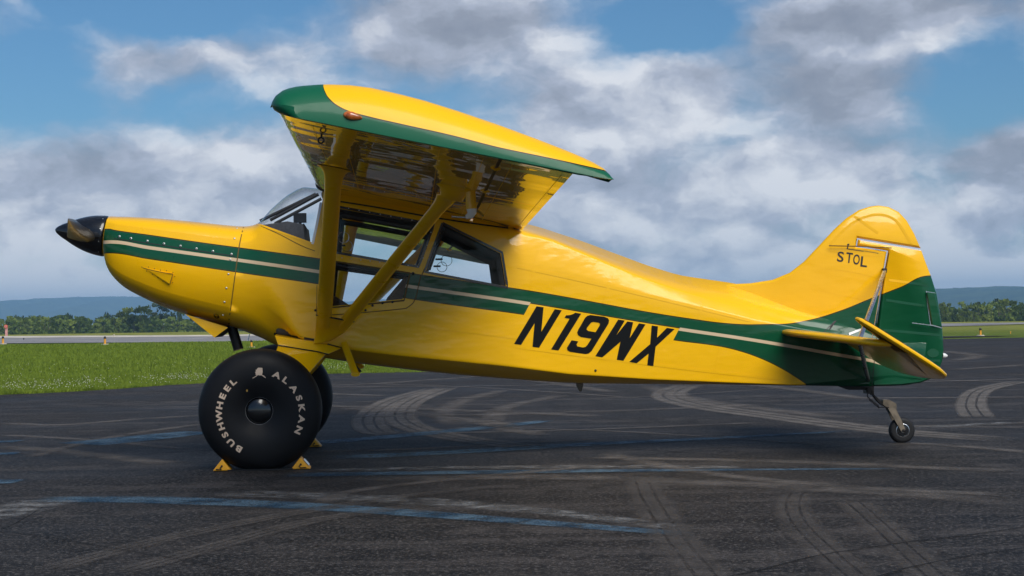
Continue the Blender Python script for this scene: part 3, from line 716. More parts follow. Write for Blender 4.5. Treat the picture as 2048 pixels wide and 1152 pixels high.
# fin and rudder outlines (centre plane)
hinge_top, hinge_bot = (1774, 500), (1739, 770)
fin_px = [(1290, 560), (1380, 563), (1440, 569), (1500, 566.5), (1545, 559.5), (1580, 545), (1608, 523), (1640, 489), (1668, 459), (1693, 436), (1718, 420), (1740, 413), (1757, 411), (1777, 414), (1797, 424), (1813, 441), (1828, 467), (1841, 496.5), (1800, 490), (1760, 483.5), (1714, 476), (1711, 494), (1740, 498), (1773, 503), (1763, 560), (1752, 640), (1744, 720), (1739, 771), (1640, 771), (1600, 700), (1450, 640), (1340, 600)]
rud_px = [(1716, 479), (1760, 486.5), (1800, 493), (1842, 500), (1852, 527), (1862, 553), (1873, 588), (1879, 622), (1884, 655), (1887, 700), (1884, 722), (1876, 744), (1862, 757), (1840, 766), (1800, 771), (1741.5, 772.5), (1746.5, 722), (1754.5, 642), (1765.5, 562), (1776, 501.5), (1740, 495.5), (1714, 491)]
finV, finF = pillow([uz(x, y, 0) for x, y in fin_px], [(0, .004), (.006, .014), (.016, .022)])
rudV, rudF = pillow([uz(x, y, 0) for x, y in rud_px], [(0, .004), (.005, .013), (.014, .020)])
finV = [(v[0], v[1] * (1.9 - 1.2 * min(1, max(0, (v[2] - .9) / 1.1))), v[2]) for v in finV]; rudV = [(v[0], v[1] * (1.9 - 1.2 * min(1, max(0, (v[2] - .9) / 1.1))) * (1 - .65 * min(1, max(0, (v[0] - 3.0) / .6))), v[2]) for v in rudV]
B_TAIL = bvh_of((finV, finF), (rudV, rudF), (bodyV, bodyF))
B_ALL = bvh_of((cowlV, cowlF), (bodyV, bodyF), (finV, finF), (rudV, rudF))

# --------------------------------------------------------------- paint
YEL, GRN, BEI = (0.89, 0.475, 0.0), (0.0015, 0.066, 0.026), (0.62, 0.47, 0.30)
def skin_normal(n, o, amt):
    w = n.math('ADD', n.math('MULTIPLY', n.noise(n.vmath('MULTIPLY', o, (1.0, 1, 2.2)), 2.2, 3, 0.5), 1.0), n.math('MULTIPLY', n.noise(o, 260, 2, .5), .0015))
    return n.bump(w, amt, 0.02)
def paint_common(n, b, o, rough=.30, amt=.35, coat=.55):
    dust = n.noise(o, 7, 7, .7)
    n.put(b.inputs['Roughness'], n.rng(dust, .3, .75, rough * .85, rough * 1.25)); b.inputs['Coat Weight'].default_value = coat
    n.put(b.inputs['Coat Roughness'], n.rng(dust, .35, .75, .08, .16)); b.inputs['Specular IOR Level'].default_value = .2
    nm = skin_normal(n, o, amt); n.put(b.inputs['Normal'], nm); n.put(b.inputs['Coat Normal'], nm)
def yellow_paint(name, amt=.3, rough=.3):
    m, n, b = new_mat(name); o = n.node('ShaderNodeTexCoord').outputs['Object']
    n.put(b.inputs['Base Color'], n.mix(n.rng(n.noise(o, 1.3, 5, .6), .3, .7), YEL, tuple(c * .93 for c in YEL))); paint_common(n, b, o, rough, amt); return m
m_yel = yellow_paint('yellow_paint')
def curve_uz(bvh, pts): return [(p[0], p[2]) for p in (hit(bvh, x, y, 0) for x, y in pts)]
up_px = [(217, 459), (226, 461), (300, 471.5), (400, 486), (500, 499.5), (635, 518), (740, 535), (846, 551.5), (960, 568), (1067, 584), (1180, 604), (1291, 624.5), (1390, 640), (1443, 647), (1500, 650.5), (1560, 649.5), (1620, 641), (1680, 623), (1740, 599), (1800, 576), (1861, 552.5)]
lo_px = [(213, 505), (300, 517), (400, 532), (500, 547), (635, 566.5), (808, 594.5), (930, 612), (1050, 628.5), (1200, 653), (1348, 679), (1443, 692), (1480, 701), (1520, 715), (1560, 734), (1590, 752), (1613, 769)]
mi_px = [(1000, 596), (1064, 606), (1200, 629), (1358, 655), (1450, 668)]
be_px = [(215, 484), (300, 495.5), (400, 509.5), (500, 523.5), (635, 543), (820, 573), (940, 590), (1063, 608), (1200, 632), (1358, 658), (1480, 676), (1560, 689), (1650, 705), (1740, 721), (1798, 733)]
UP, LO, MI, BE = (curve_uz(B_ALL, q) for q in (up_px, lo_px, mi_px, be_px))
LO = LO + [(LO[-1][0] + .12, LO[-1][1] - .12), (LO[-1][0] + .3, .2)]
pA = hit(B_BODY, 1060, 607, 0); pB = hit(B_BODY, 1049, 628, 0); pC = hit(B_BODY, 1359, 657, 0); pD = hit(B_BODY, 1347, 679, 0)
def livery(name, amt=.3, rough=.3):
    m, n, b = new_mat(name); o = n.node('ShaderNodeTexCoord').outputs['Object']; X = n.xyz(o); u, z = X[0], X[2]
    XR, YR = (-4, 4), (0, 3)
    zu, zl, zm, zb = (n.curve(u, P, XR, YR) for P in (UP, LO, MI, BE))
    def sd(a, c): return n.math('SUBTRACT', a, c)
    def slanted(p, q):   # >0 aft of the slanted cut
        k = (q[0] - p[0]) / (q[2] - p[2]); return sd(u, n.math('ADD', n.math('MULTIPLY', sd(z, p[2]), k), p[0]))
    after1, after2 = slanted(pA, pB), slanted(pC, pD); e_ = .0015
    zone = n.math('MULTIPLY', n.rng(after1, -e_, e_), n.rng(after2, e_, -e_))      # number zone
    zlow = n.math('ADD', n.math('MULTIPLY', zl, n.math('SUBTRACT', 1.0, zone)), n.math('MULTIPLY', zm, zone))
    dU, dL = sd(zu, z), sd(z, zlow)
    ins = n.math('MINIMUM', dU, dL)
    green = n.rng(ins, -.001, .001)
    pin = n.math('MULTIPLY', n.rng(ins, -.008, -.0065), n.rng(ins, .0005, -.0005))
    bw = n.math('MULTIPLY', n.rng(n.math('ABSOLUTE', sd(z, zb)), .0135, .0125), n.math('SUBTRACT', 1.0, zone))
    bw = n.math('MULTIPLY', bw, n.rng(u, pC[0] + 1.93, pC[0] + 1.92))
    yv = n.mix(n.rng(n.noise(o, 1.3, 5, .6), .3, .7), YEL, tuple(c * .93 for c in YEL))
    col = n.mix(green, yv, GRN); col = n.mix(pin, col, (0.004, 0.006, 0.004)); col = n.mix(bw, col, BEI)
    n.put(b.inputs['Base Color'], col); paint_common(n, b, o, rough, amt); return m
m_liv = livery('livery_paint'); m_livf = livery('livery_fabric', .45, .32)
m_blk = simple('black_gloss', (0.004, 0.004, 0.005), .25, coat=.6)
m_dark = simple('dark_trim', (0.012, 0.011, 0.010), .55)
m_int = simple('cabin_lining', (0.030, 0.026, 0.021), .85, var=.2)
m_tan = simple('tan_upholstery', (0.17, 0.105, 0.065), .8, var=.2, scale=20, bump=.15)
m_seam = simple('panel_gap', (0.13, 0.065, 0.004), .7)
m_alu = simple('bare_aluminium', (0.62, 0.63, 0.65), .28, metal=1.0, var=.1)
m_wht = simple('white_paint', (0.72, 0.72, 0.70), .35, coat=.4)
m_scr = simple('screw_steel', (0.62, 0.64, 0.62), .35, metal=.6)
m_rub = simple('rubber', (0.0075, 0.0075, 0.0085), .62, spec=.35, var=.15, scale=4)
m_num = simple('vinyl_black', (0.003, 0.003, 0.003), .35, coat=.1, spec=.25)
m_let = simple('tyre_letter', (0.66, 0.50, 0.37), .7, var=.08)
m_steel = simple('dark_steel', (0.025, 0.023, 0.022), .5, metal=.7, var=.3, scale=20)
m_fork = simple('worn_fork_metal', (0.14, 0.112, 0.08), .55, metal=.3, var=.3, scale=25)
m_glass = bpy.data.materials.new('plexiglass'); m_glass.use_nodes = True; gn = NT(m_glass.node_tree); m_glass.node_tree.nodes.clear()
tr = gn.node('ShaderNodeBsdfTransparent'); tr.inputs[0].default_value = (.96, .975, .98, 1)
gl = gn.node('ShaderNodeBsdfGlossy'); gl.inputs['Roughness'].default_value = .02; gl.inputs['Color'].default_value = (.9, .9, .9, 1)
fr = gn.node('ShaderNodeFresnel'); geo_ = gn.node('ShaderNodeNewGeometry'); gn.put(fr.inputs[0], gn.rng(geo_.outputs['Backfacing'], 0, 1, 1.28, 1 / 1.28, smooth=False))
ms = gn.node('ShaderNodeMixShader'); gn.l.new(fr.outputs[0], ms.inputs[0]); gn.l.new(tr.outputs[0], ms.inputs[1]); gn.l.new(gl.outputs[0], ms.inputs[2])
go = gn.node('ShaderNodeOutputMaterial'); gn.l.new(ms.outputs[0], go.inputs[0])

# --------------------------------------------------------------- cowling
cowling = mobj('cowling', cowlV, cowlF, m_liv, plane, angle=50)
# --------------------------------------------------------------- fuselage with openings
win_up = [(671, 416), (866, 451), (836, 531), (667, 502)]
win_lo = [(667, 524), (817, 549), (805, 598), (658, 613)]
win_re = [(886, 449), (1001, 507), (1012, 572), (852, 542)]
WS = [(512, 446, .25), (560, 463, .40), (627, 486, .53), (634, 452, .54), (645, 402, .53)]
ws_poly = [(p[0], p[2]) for p in (loc(*q) for q in WS)] + [(loc(645, 340, .5)[0], 2.6), (loc(500, 340, .2)[0], 2.6)]
def split_by(bm, poly):
    """cut the skin along the outline of an opening; returns the faces inside it"""
    n_ = len(poly); cx = sum(p[0] for p in poly) / n_; cz = sum(p[1] for p in poly) / n_
    xs_ = [p[0] for p in poly]; zs_ = [p[1] for p in poly]; planes = []
    for i in range(n_):
        a, b_ = poly[i], poly[(i+1) % n_]; nv = Vector((b_[1] - a[1], 0, -(b_[0] - a[0]))).normalized()
        if nv.dot(Vector((cx - a[0], 0, cz - a[1]))) > 0: nv = -nv
        planes.append((Vector((a[0], 0, a[1])), nv))
    for co, nv in planes:
        fs = [f for f in bm.faces if len(f.verts) < 30 and max(v.co.x for v in f.verts) > min(xs_) and min(v.co.x for v in f.verts) < max(xs_) and max(v.co.z for v in f.verts) > min(zs_) and min(v.co.z for v in f.verts) < max(zs_)]
        es = {e for f in fs for e in f.edges}; vs = {v for f in fs for v in f.verts}
        bmesh.ops.bisect_plane(bm, geom=list(vs) + list(es) + fs, plane_co=co, plane_no=nv, dist=1e-6)
    return [f for f in bm.faces if all((f.calc_center_median() - co).dot(nv) < 0 for co, nv in planes)]
openings = [[uz(x, y, .545) for x, y in w_] for w_ in (win_up, win_lo, win_re)]
hull = [ws_poly[0], ws_poly[2], ws_poly[4], ws_poly[5], ws_poly[6]]
me = bpy.data.meshes.new('fuselage'); me.from_pydata([tuple(v) for v in bodyV], [], bodyF); finish(me, smooth=False)
bm = bmesh.new(); bm.from_mesh(me)
for op_ in openings + [hull]:
    bmesh.ops.delete(bm, geom=split_by(bm, op_), context='FACES')
bm.to_mesh(me); bm.free()
me.polygons.foreach_set('use_smooth', [True] * len(me.polygons)); me.update(); me.materials.append(m_livf)
me0 = bpy.data.meshes.new('b0'); me0.from_pydata([tuple(v) for v in bodyV], [], bodyF[:-2]); finish(me0, smooth=False)
N0 = [v.normal.copy() for v in me0.vertices]; P0 = [tuple(p.vertices) for p in me0.polygons]; B0 = BVHTree.FromPolygons([tuple(v.co) for v in me0.vertices], P0)
def skin_normals(me):
    out = []
    for v in me.vertices:
        c, nn_, i, d = B0.find_nearest(v.co); acc = Vector()
        for k in P0[i]: acc += N0[k] / ((Vector(me0.vertices[k].co) - c).length_squared + 1e-7)
        q = acc.normalized()
        out.append(q if q.y * v.co.y >= -0.02 else -q)
    return out
vn = skin_normals(me); me.normals_split_custom_set_from_vertices(vn)
fuselage = link(bpy.data.objects.new('fuselage', me), plane)
# inner lining with the thickness of the window openings
bm = bmesh.new(); bm.from_mesh(me); bm.verts.ensure_lookup_table(); bm.edges.ensure_lookup_table(); nv_ = len(bm.verts)
keepf = [f for f in bm.faces if -2.3 < f.calc_center_median().x < 0.5 and len(f.verts) < 30]
V = [v.co.copy() for v in bm.verts] + [v.co - vn[i] * .020 for i, v in enumerate(bm.verts)]
F = [tuple(v.index + nv_ for v in f.verts)[::-1] for f in keepf] + [(e.verts[0].index, e.verts[1].index, e.verts[1].index + nv_, e.verts[0].index + nv_) for e in bm.edges if e.is_boundary and -2.3 < e.verts[0].co.x < .5]
bm.free(); V2_, mp = [], {}
F2_ = []
for f in F:
    for i in f:
        if i not in mp: mp[i] = len(V2_); V2_.append(V[i])
    F2_.append(tuple(mp[i] for i in f))
lining = mobj('cabin_lining', V2_, F2_, m_int, fuselage, smooth=False, fix=False)
# windshield glass: the same skin inside the opening
me = bpy.data.meshes.new('windshield'); me.from_pydata([tuple(v) for v in bodyV], [], bodyF); finish(me, smooth=False); me.materials.append(m_glass)
bm = bmesh.new(); bm.from_mesh(me); keep = set(split_by(bm, hull)); bmesh.ops.delete(bm, geom=[f for f in bm.faces if f not in keep], context='FACES'); bm.to_mesh(me); bm.free(); me.polygons.foreach_set('use_smooth', [True] * len(me.polygons)); me.update(); me.normals_split_custom_set_from_vertices(skin_normals(me))
windshield = link(bpy.data.objects.new('windshield', me), plane)

def pane(name, poly, parent, inset=.010):
    tv, tf = fill2d([poly]); tv, tf = subdiv2d(tv, tf, 40)
    P = [hit(B_BODY, x, y, -inset) for x, y in tv]
    nearp = mobj(name, P, tf, m_glass, parent, smooth=False)
    farp = mobj(name, [(p[0], -p[1], p[2]) for p in P], tf, m_glass, parent, smooth=False)
    return nearp
for w_ in (win_up, win_lo, win_re): pane('window_pane', w_, fuselage)
def mirror_of(ob, parent):
    me = ob.data.copy(); me.transform(Matrix.Scale(-1, 4, (0, 1, 0))); me.flip_normals(); c = link(bpy.data.objects.new(ob.name.split('.')[0], me), parent); return c
def frame(poly, wpx, mat, name='window_frame', off=.003):
    o = ribbon_px(name, B_BODY, poly, wpx, mat, fuselage, off, close=True, n=8, smooth=False); mirror_of(o, fuselage); return o
frame([(673, 413), (868, 449), (837, 533.5), (664, 503.5)], 5.0, m_blk)
frame([(665, 522), (820, 546), (808, 601), (655, 616)], 3.0, m_seam)
frame([(885, 446), (1004, 505), (1015, 575), (849, 543.5)], 4.5, m_blk)
# inner black trim bars at the window edges
def inner_bar(pts, r, name='window_trim', w=.50):
    P = [loc(x, y, w) for x, y in pts]; o = tube(name, P, r, m_dark, fuselage, 6, axis=(0, 0, 1)); mirror_of(o, fuselage)
inner_bar([(668, 428), (700, 433), (864, 463)], [(.022, .02)] * 3); inner_bar([(677, 424), (668, 512)], [(.018, .02)] * 2)
inner_bar([(864, 455), (836, 530)], [(.018, .02)] * 2); inner_bar([(667, 530), (817, 551)], [(.014, .02)] * 2)
inner_bar([(890, 458), (1000, 514)], [(.040, .02)] * 2); inner_bar([(1000, 510), (1008, 570)], [(.035, .02)] * 2); inner_bar([(888, 455), (858, 540)], [(.012, .03)] * 2)
# steel-tube door post and roof tubes
for v in (-.45, .45):
    tube('cabin_tube', [Vector((loc(545, 444, 0)[0], v * .55, loc(545, 444, 0)[2])), Vector((loc(640, 393, 0)[0], v * .55, loc(640, 393, 0)[2]))], .013, m_dark, fuselage, 8)
a_ = loc(520, 442, 0); b_ = loc(632, 388, 0)
tube('cabin_tube', [a_, b_], .013, m_dark, fuselage, 8)
# glare shield, panel, seats, floor
g0, g1, g2 = loc(522, 447, 0), loc(612, 452, 0), loc(622, 520, 0)
V, F = loft([[Vector((g0[0] + .02, v, g0[2] - .03)) for v in (-.30, .30)] + [Vector((g0[0] + .02, v, g0[2] - .3)) for v in (.30, -.30)],
             [Vector((g1[0] - .12, v, g1[2] + .015)) for v in (-.42, .42)] + [Vector((g1[0] - .12, v, g1[2] - .4)) for v in (.42, -.42)],
             [Vector((g1[0], v, g1[2] - .01)) for v in (-.45, .45)] + [Vector((g1[0] + .05, v, g1[2] - .45)) for v in (.45, -.45)]])
m_gs = simple('glare_shield_vinyl', (0.085, 0.082, 0.085), .7, var=.2, scale=30)  # grey lightened in the base colour to imitate the reflection in the windshield
mobj('glare_shield', V, F, m_gs, fuselage, angle=30)
p = loc(600, 436, .12); V, F = box_geo(p, .10, .06, .075); mobj('gps_display', V, F, m_blackp, fuselage, smooth=False)
tube('gps_mount', [p, p + Vector((0, 0, -.12))], .012, m_blackp, fuselage, 8)
lathe('control_wheel_hub', [(.05, -.02), (.06, 0), (.03, .02)], loc(608, 462, .15), (1, 0, 0), m_blackp, fuselage, 16)
def slab(name, pts, v0, v1, mat):
    n_ = len(pts); V = [(p[0], v0, p[1]) for p in pts] + [(p[0], v1, p[1]) for p in pts]
    F = [tuple(range(n_)), tuple(range(2*n_-1, n_-1, -1))] + [(i, (i+1) % n_, n_ + (i+1) % n_, n_ + i) for i in range(n_)]
    o = mobj(name, V, F, mat, fuselage, smooth=False); bmod = o.modifiers.new('b', 'BEVEL'); bmod.width = .02; bmod.segments = 2; return o
for v0, v1 in ((-.44, -.06), (.06, .44)):
    slab('seat_cushion', [uz(690, 618, 0), uz(790, 628, 0), uz(790, 650, 0), uz(690, 640, 0)], v0, v1, m_tan)
    slab('seat_back', [uz(772, 600, 0), uz(812, 552, 0), uz(826, 556, 0), uz(800, 640, 0), uz(778, 640, 0)], v0, v1, m_tan)
slab('rear_seat', [uz(900, 640, 0), uz(985, 640, 0), uz(1000, 585, 0), uz(1015, 590, 0), uz(1000, 670, 0), uz(900, 665, 0)], -.40, .40, m_tan)
slab('cabin_floor', [uz(560, 655, 0), uz(1000, 705, 0), uz(1000, 715, 0), uz(560, 668, 0)], -.46, .46, m_int)
slab('side_panel', [uz(662, 588, 0), uz(700, 612, 0), uz(700, 640, 0), uz(662, 640, 0)], .30, .47, m_tan)
# --------------------------------------------------------------- seams, screws, writing
S = lambda name, pts, w=1.6, mat=m_seam, par=None, n=5, sm=True: ribbon_px(name, B_BODY, pts, w, mat, par or fuselage, .0022, n=n, smooth=sm)
S('firewall_seam', [(488, 450), (479, 490), (471, 545), (463, 605), (456, 655)], 2.0, m_seam, cowling)
S('cowl_split_seam', [(228, 477), (300, 487), (380, 499), (470, 512.5)], 1.5, m_dark, cowling)
S('windshield_edge', [(511, 447), (560, 464), (627, 488)], 4.0, m_yel)
S('windshield_post', [(625, 488), (633, 452), (642, 405)], 5.0, m_wht)
S('cowl_deck_seam', [(522, 452), (560, 469), (600, 490), (630, 502)], 1.2)
S('door_seam', [(842, 551), (838, 566), (833, 590), (826, 606), (812, 617)], 1.6)
S('door_seam', [(812, 617), (740, 624), (663, 630)], 1.6)
S('door_seam', [(634, 570), (633, 640)], 1.2)
S('door_seam', [(884, 448), (866, 500), (843, 551)], 1.6)
S('belly_seam', [(636, 632), (634, 660)], 1.0)
S('wing_root_gap', [(672, 402), (760, 416), (860, 434), (960, 449), (1040, 459)], 3.0, m_dark)
S('tail_fillet_seam', [(1640, 672), (1664, 648), (1692, 617)], 1.6, m_dark)
for pts in ([(1035, 533), (1150, 558), (1250, 581), (1380, 612), (1500, 641)], [(1030, 693), (1150, 709), (1300, 728), (1440, 745), (1560, 757)], [(850, 652), (1000, 671), (1050, 678)], [(1075, 500), (1068, 540), (1058, 600)], [(1225, 545), (1215, 580), (1207, 612)], [(1405, 597), (1398, 640)], [(1440, 695), (1432, 745)]):
    S('fabric_tape', pts, 6.0, m_livf)
dot_me = {}
def dots(name, pts, r, mat, parent, bvh=None, off=.001, dome=.6):
    """small round fasteners, each its own piece sharing one mesh"""
    key = (name, r, mat.name)
    if key not in dot_me:
        V, F = lathe_geo([(r, 0), (r * .95, r * dome * .5), (r * .5, r * dome)], (0, 0, 0), (0, 0, 1), 8); me = bpy.data.meshes.new(name); me.from_pydata([tuple(v) for v in V], [], F); me.materials.append(mat); finish(me, angle=60); dot_me[key] = me
    for x, y in pts:
        p = hit(bvh or B_BODY, x, y, off); d = p - hit(bvh or B_BODY, x, y, off - .01)
        o = link(bpy.data.objects.new(name, dot_me[key]), parent); o.location = p; o.rotation_mode = 'QUATERNION'; o.rotation_quaternion = d.to_track_quat('Z', 'Y')
cs = [(239, 473), (262, 477), (295, 482), (328, 487.5), (361, 492), (393, 497.5), (426, 502.5), (463, 508.5)]
dots('cowl_fastener', cs, .0105, m_scr, cowling)
dots('cowl_fastener_slot', cs, .0045, m_dark, cowling, off=.0072)
dots('cowl_fastener', [(474, 457), (469, 477), (457, 548), (453, 576), (449, 604), (446, 630), (461, 519)], .008, m_scr, cowling)
dots('inlet_rivet', [(284, 534), (297, 534), (309, 537), (321, 540), (333, 541), (346, 545), (293.5, 542), (305, 549), (316, 555), (326, 562), (337, 568), (345, 565), (349.5, 553)], .0042, m_seam, cowling)
decal('drain_hole', B_BODY, [(433 + 6 * math.cos(t), 632 + 4.5 * math.sin(t) + .35 * 6 * math.cos(t)) for t in np.linspace(0, 6.28, 17)[:-1]], [tuple(range(16))], m_blk, cowling, .002)
# triangular flush air inlet: recessed-looking ramp with a raised lip
P = [hit(B_BODY, x, y, 0) for x, y in ((287, 534.5), (347, 548), (341, 567))]
nrm = (P[1] - P[0]).cross(P[2] - P[0]).normalized(); nrm = -nrm if nrm.y > 0 else nrm
V = [P[0] + nrm * .002, P[1] + nrm * .020, P[2] + nrm * .020, P[1] - nrm * .004, P[2] - nrm * .004]
mobj('flush_inlet', V, [(0, 1, 2), (1, 3, 4, 2), (0, 3, 1), (0, 2, 4)], m_yel, cowling, smooth=False)
ribbon_px('inlet_lip', B_BODY, [(347, 548), (341, 567)], 1.2, m_seam, cowling, .021, smooth=False)
ribbon_px('inlet_lip', B_BODY, [(287, 535), (310, 541), (347, 547.5)], 1.4, m_seam, cowling, .022)
dots('panel_screw', [(631, 620.5), (731, 620.5), (745, 611), (765, 606), (785, 604), (1191, 741)], .010, m_dark, fuselage)
dots('door_lock', [(826, 547)], .012, m_dark, fuselage)
def along(pts, n_):
    P = [np.array(p, float) for p in pts]; L = [0] + list(np.cumsum([np.linalg.norm(P[i+1] - P[i]) for i in range(len(P)-1)]))
    return [(np.interp(t, L, [p[0] for p in P]), np.interp(t, L, [p[1] for p in P])) for t in np.linspace(0, L[-1], n_)]
dots('frame_rivet', along([(676, 413), (845, 444)], 9) + along([(684, 515.5), (835, 533)], 9) + along([(846, 516), (862, 465)], 3), .0048, m_scr, fuselage, off=.0035)
num = {'N': [[(310, 73), (392, 85), (365, 372), (522, 107), (605, 120), (340, 557), (263, 547), (288, 270), (130, 523), (47, 513)]],
       '1': [[(762, 148), (832, 160), (566, 590), (480, 577), (697, 218), (638, 208), (655, 178), (700, 176), (735, 165)]],
       '9': [[(880, 205), (905, 184), (940, 175), (1100, 195), (1145, 212), (1160, 240), (1152, 275), (955, 595), (922, 624), (880, 633), (700, 605), (672, 588), (665, 558), (720, 470), (797, 483), (778, 520), (786, 542), (850, 555), (882, 548), (903, 527), (952, 452), (830, 432), (797, 412), (785, 380), (798, 346)],
             [(950, 262), (975, 255), (1035, 265), (1053, 277), (1048, 298), (1000, 377), (915, 362), (895, 345), (900, 325)]],
       'W': [[(1265, 228), (1342, 240), (1243, 412), (1372, 250), (1440, 260), (1400, 445), (1508, 272), (1585, 285), (1325, 712), (1247, 700), (1292, 487), (1078, 672), (997, 658)]],
       'X': [[(1658, 298), (1730, 308), (1720, 440), (1835, 325), (1925, 340), (1703, 545), (1676, 773), (1605, 762), (1622, 625), (1482, 740), (1393, 725), (1640, 515)]]}
for ch, loops in num.items():
    tv, tf = fill2d([[(1020 + x / 5.8514, 600 + y / 5.8514) for x, y in lp] for lp in loops])
    decal('registration_letter', B_BODY, tv, tf, m_num, fuselage, .0035, 6)
fin = mobj('fin', finV, finF, m_livf, plane, angle=40); rudder = mobj('rudder', rudV, rudF, m_livf, plane, angle=40)
for ch, cx, cy in (('S', 1681, 513.5), ('T', 1698.5, 515.5), ('O', 1713, 519), ('L', 1728, 523.5)):
    V, F, (w0, h0) = glyph(ch, .015); sx, sy = 13.0 / w0, 20.5 / h0
    decal('fin_letter', B_TAIL, [(cx + x * sx - y * sy * (-.11), cy + x * sx * .135 - y * sy) for x, y in V], F, m_dark, fin, .002, 30)
# --------------------------------------------------------------- wings
AU = [(0, .035), (.003, .048), (.008, .060), (.018, .074), (.035, .088), (.06, .101), (.1, .115), (.15, .125), (.2, .131), (.27, .1345), (.35, .133), (.43, .126), (.5, .117), (.6, .099), (.7, .077), (.8, .054), (.9, .029), (1, .003)]
AL = [(0, .035), (.003, .022), (.008, .014), (.018, .008), (.035, .004), (.06, .0015), (.1, 0), (.3, -.001), (.6, 0), (1, 0)]
WT = 4.42
tipLE, tipTE = loc(549, 229, WT), loc(1146, 347, WT)
rootTE = loc(1045, 459, .55)
dihed = (tipTE[2] - rootTE[2]) / (WT - .55)
chord = math.hypot(tipLE[0] - tipTE[0], tipLE[2] - tipTE[2]); winc = math.atan2(tipLE[2] - tipTE[2], tipTE[0] - tipLE[0])
uTE_t, uTE_r = tipTE[0], rootTE[0]
def wpt(x, y, w, dx=0.0, side=-1):
    """wing-section coordinates (fractions of the chord) at lateral distance w"""
    ute = uTE_t + (uTE_r - uTE_t) * (WT - w) / (WT - .55); zte = tipTE[2] - dihed * (WT - w)
    if side > 0: zte = rootTE[2] - .012 - .010 * (w - .55)
    X = (x - 1) * chord + dx; Y = y * chord
    return Vector((ute + X * math.cos(winc) + Y * math.sin(winc), side * w, zte - X * math.sin(winc) + Y * math.cos(winc)))
def foil(x0, x1, n_=18):
    if x0 <= 0: xs_ = [p[0] for p in AU if p[0] < x1] + [x1]
    else: xs_ = list(np.linspace(x0, x1, 7))
    up = [(x, sinterp(x, AU)) for x in xs_]
    xl = ([p[0] for p in AL if p[0] < x1] + [x1]) if x0 <= 0 else xs_
    low = [(x, sinterp(x, AL)) for x in xl]
    return up[::-1] + low[(1 if x0 <= 0 else 0):]
def wing_loft(x0, x1, ws, side):
    P = foil(x0, x1); return loft([[wpt(x, y, w, 0, side) for x, y in P] for w in ws])
# skin with the faint oil-canning that bends the reflections under the wing
m_wing, n, b = new_mat('wing_skin'); o = n.node('ShaderNodeTexCoord').outputs['Object']
n.put(b.inputs['Base Color'], n.mix(n.rng(n.noise(o, 1.3, 5, .6), .3, .7), YEL, tuple(c * .93 for c in YEL)))
n.put(b.inputs['Roughness'], .18); b.inputs['Coat Weight'].default_value = 1.0; b.inputs['Coat Roughness'].default_value = .01; b.inputs['Coat IOR'].default_value = 1.9
X = n.xyz(o)
wv = n.noise(n.vmath('MULTIPLY', o, (.75, 1.0, .75)), 1.6, 2, .4); wv2 = n.noise(n.vmath('MULTIPLY', o, (2.0, 3.0, 2.0)), 1.5, 1, .4)
hh = n.math('ADD', wv, n.math('MULTIPLY', wv2, .10))
nm = n.bump(hh, .6, .03); n.put(b.inputs['Normal'], nm); n.put(b.inputs['Coat Normal'], nm)
# tip cap: green band along its lower edge and nose (read from the cap's own UV map)
m_tip, n, b = new_mat('wing_tip_paint'); o = n.node('ShaderNodeTexCoord').outputs['Object']; uvn = n.xyz(n.node('ShaderNodeUVMap').outputs[0])
gcv = n.curve(uvn[0], [(0, .24), (.05, .24), (.150, .24), (.160, .155), (.177, .114), (.202, .086), (.234, .069), (.269, .060), (.334, .055), (.433, .052), (.597, .048), (.763, .039), (.928, .038), (1.096, .036), (1.2, .036)], (0, 1.2), (0, .25))
dd = n.math('SUBTRACT', gcv, uvn[1]); gm = n.rng(dd, -.0004, .0004); pin = n.math('MULTIPLY', n.rng(dd, -.0045, -.0038), n.rng(dd, .0002, -.0002))
col = n.mix(gm, YEL, (0.003, 0.098, 0.045)); n.put(b.inputs['Base Color'], n.mix(pin, col, (.004, .006, .004))); paint_common(n, b, o, .45, .12, .2)
HX = .748
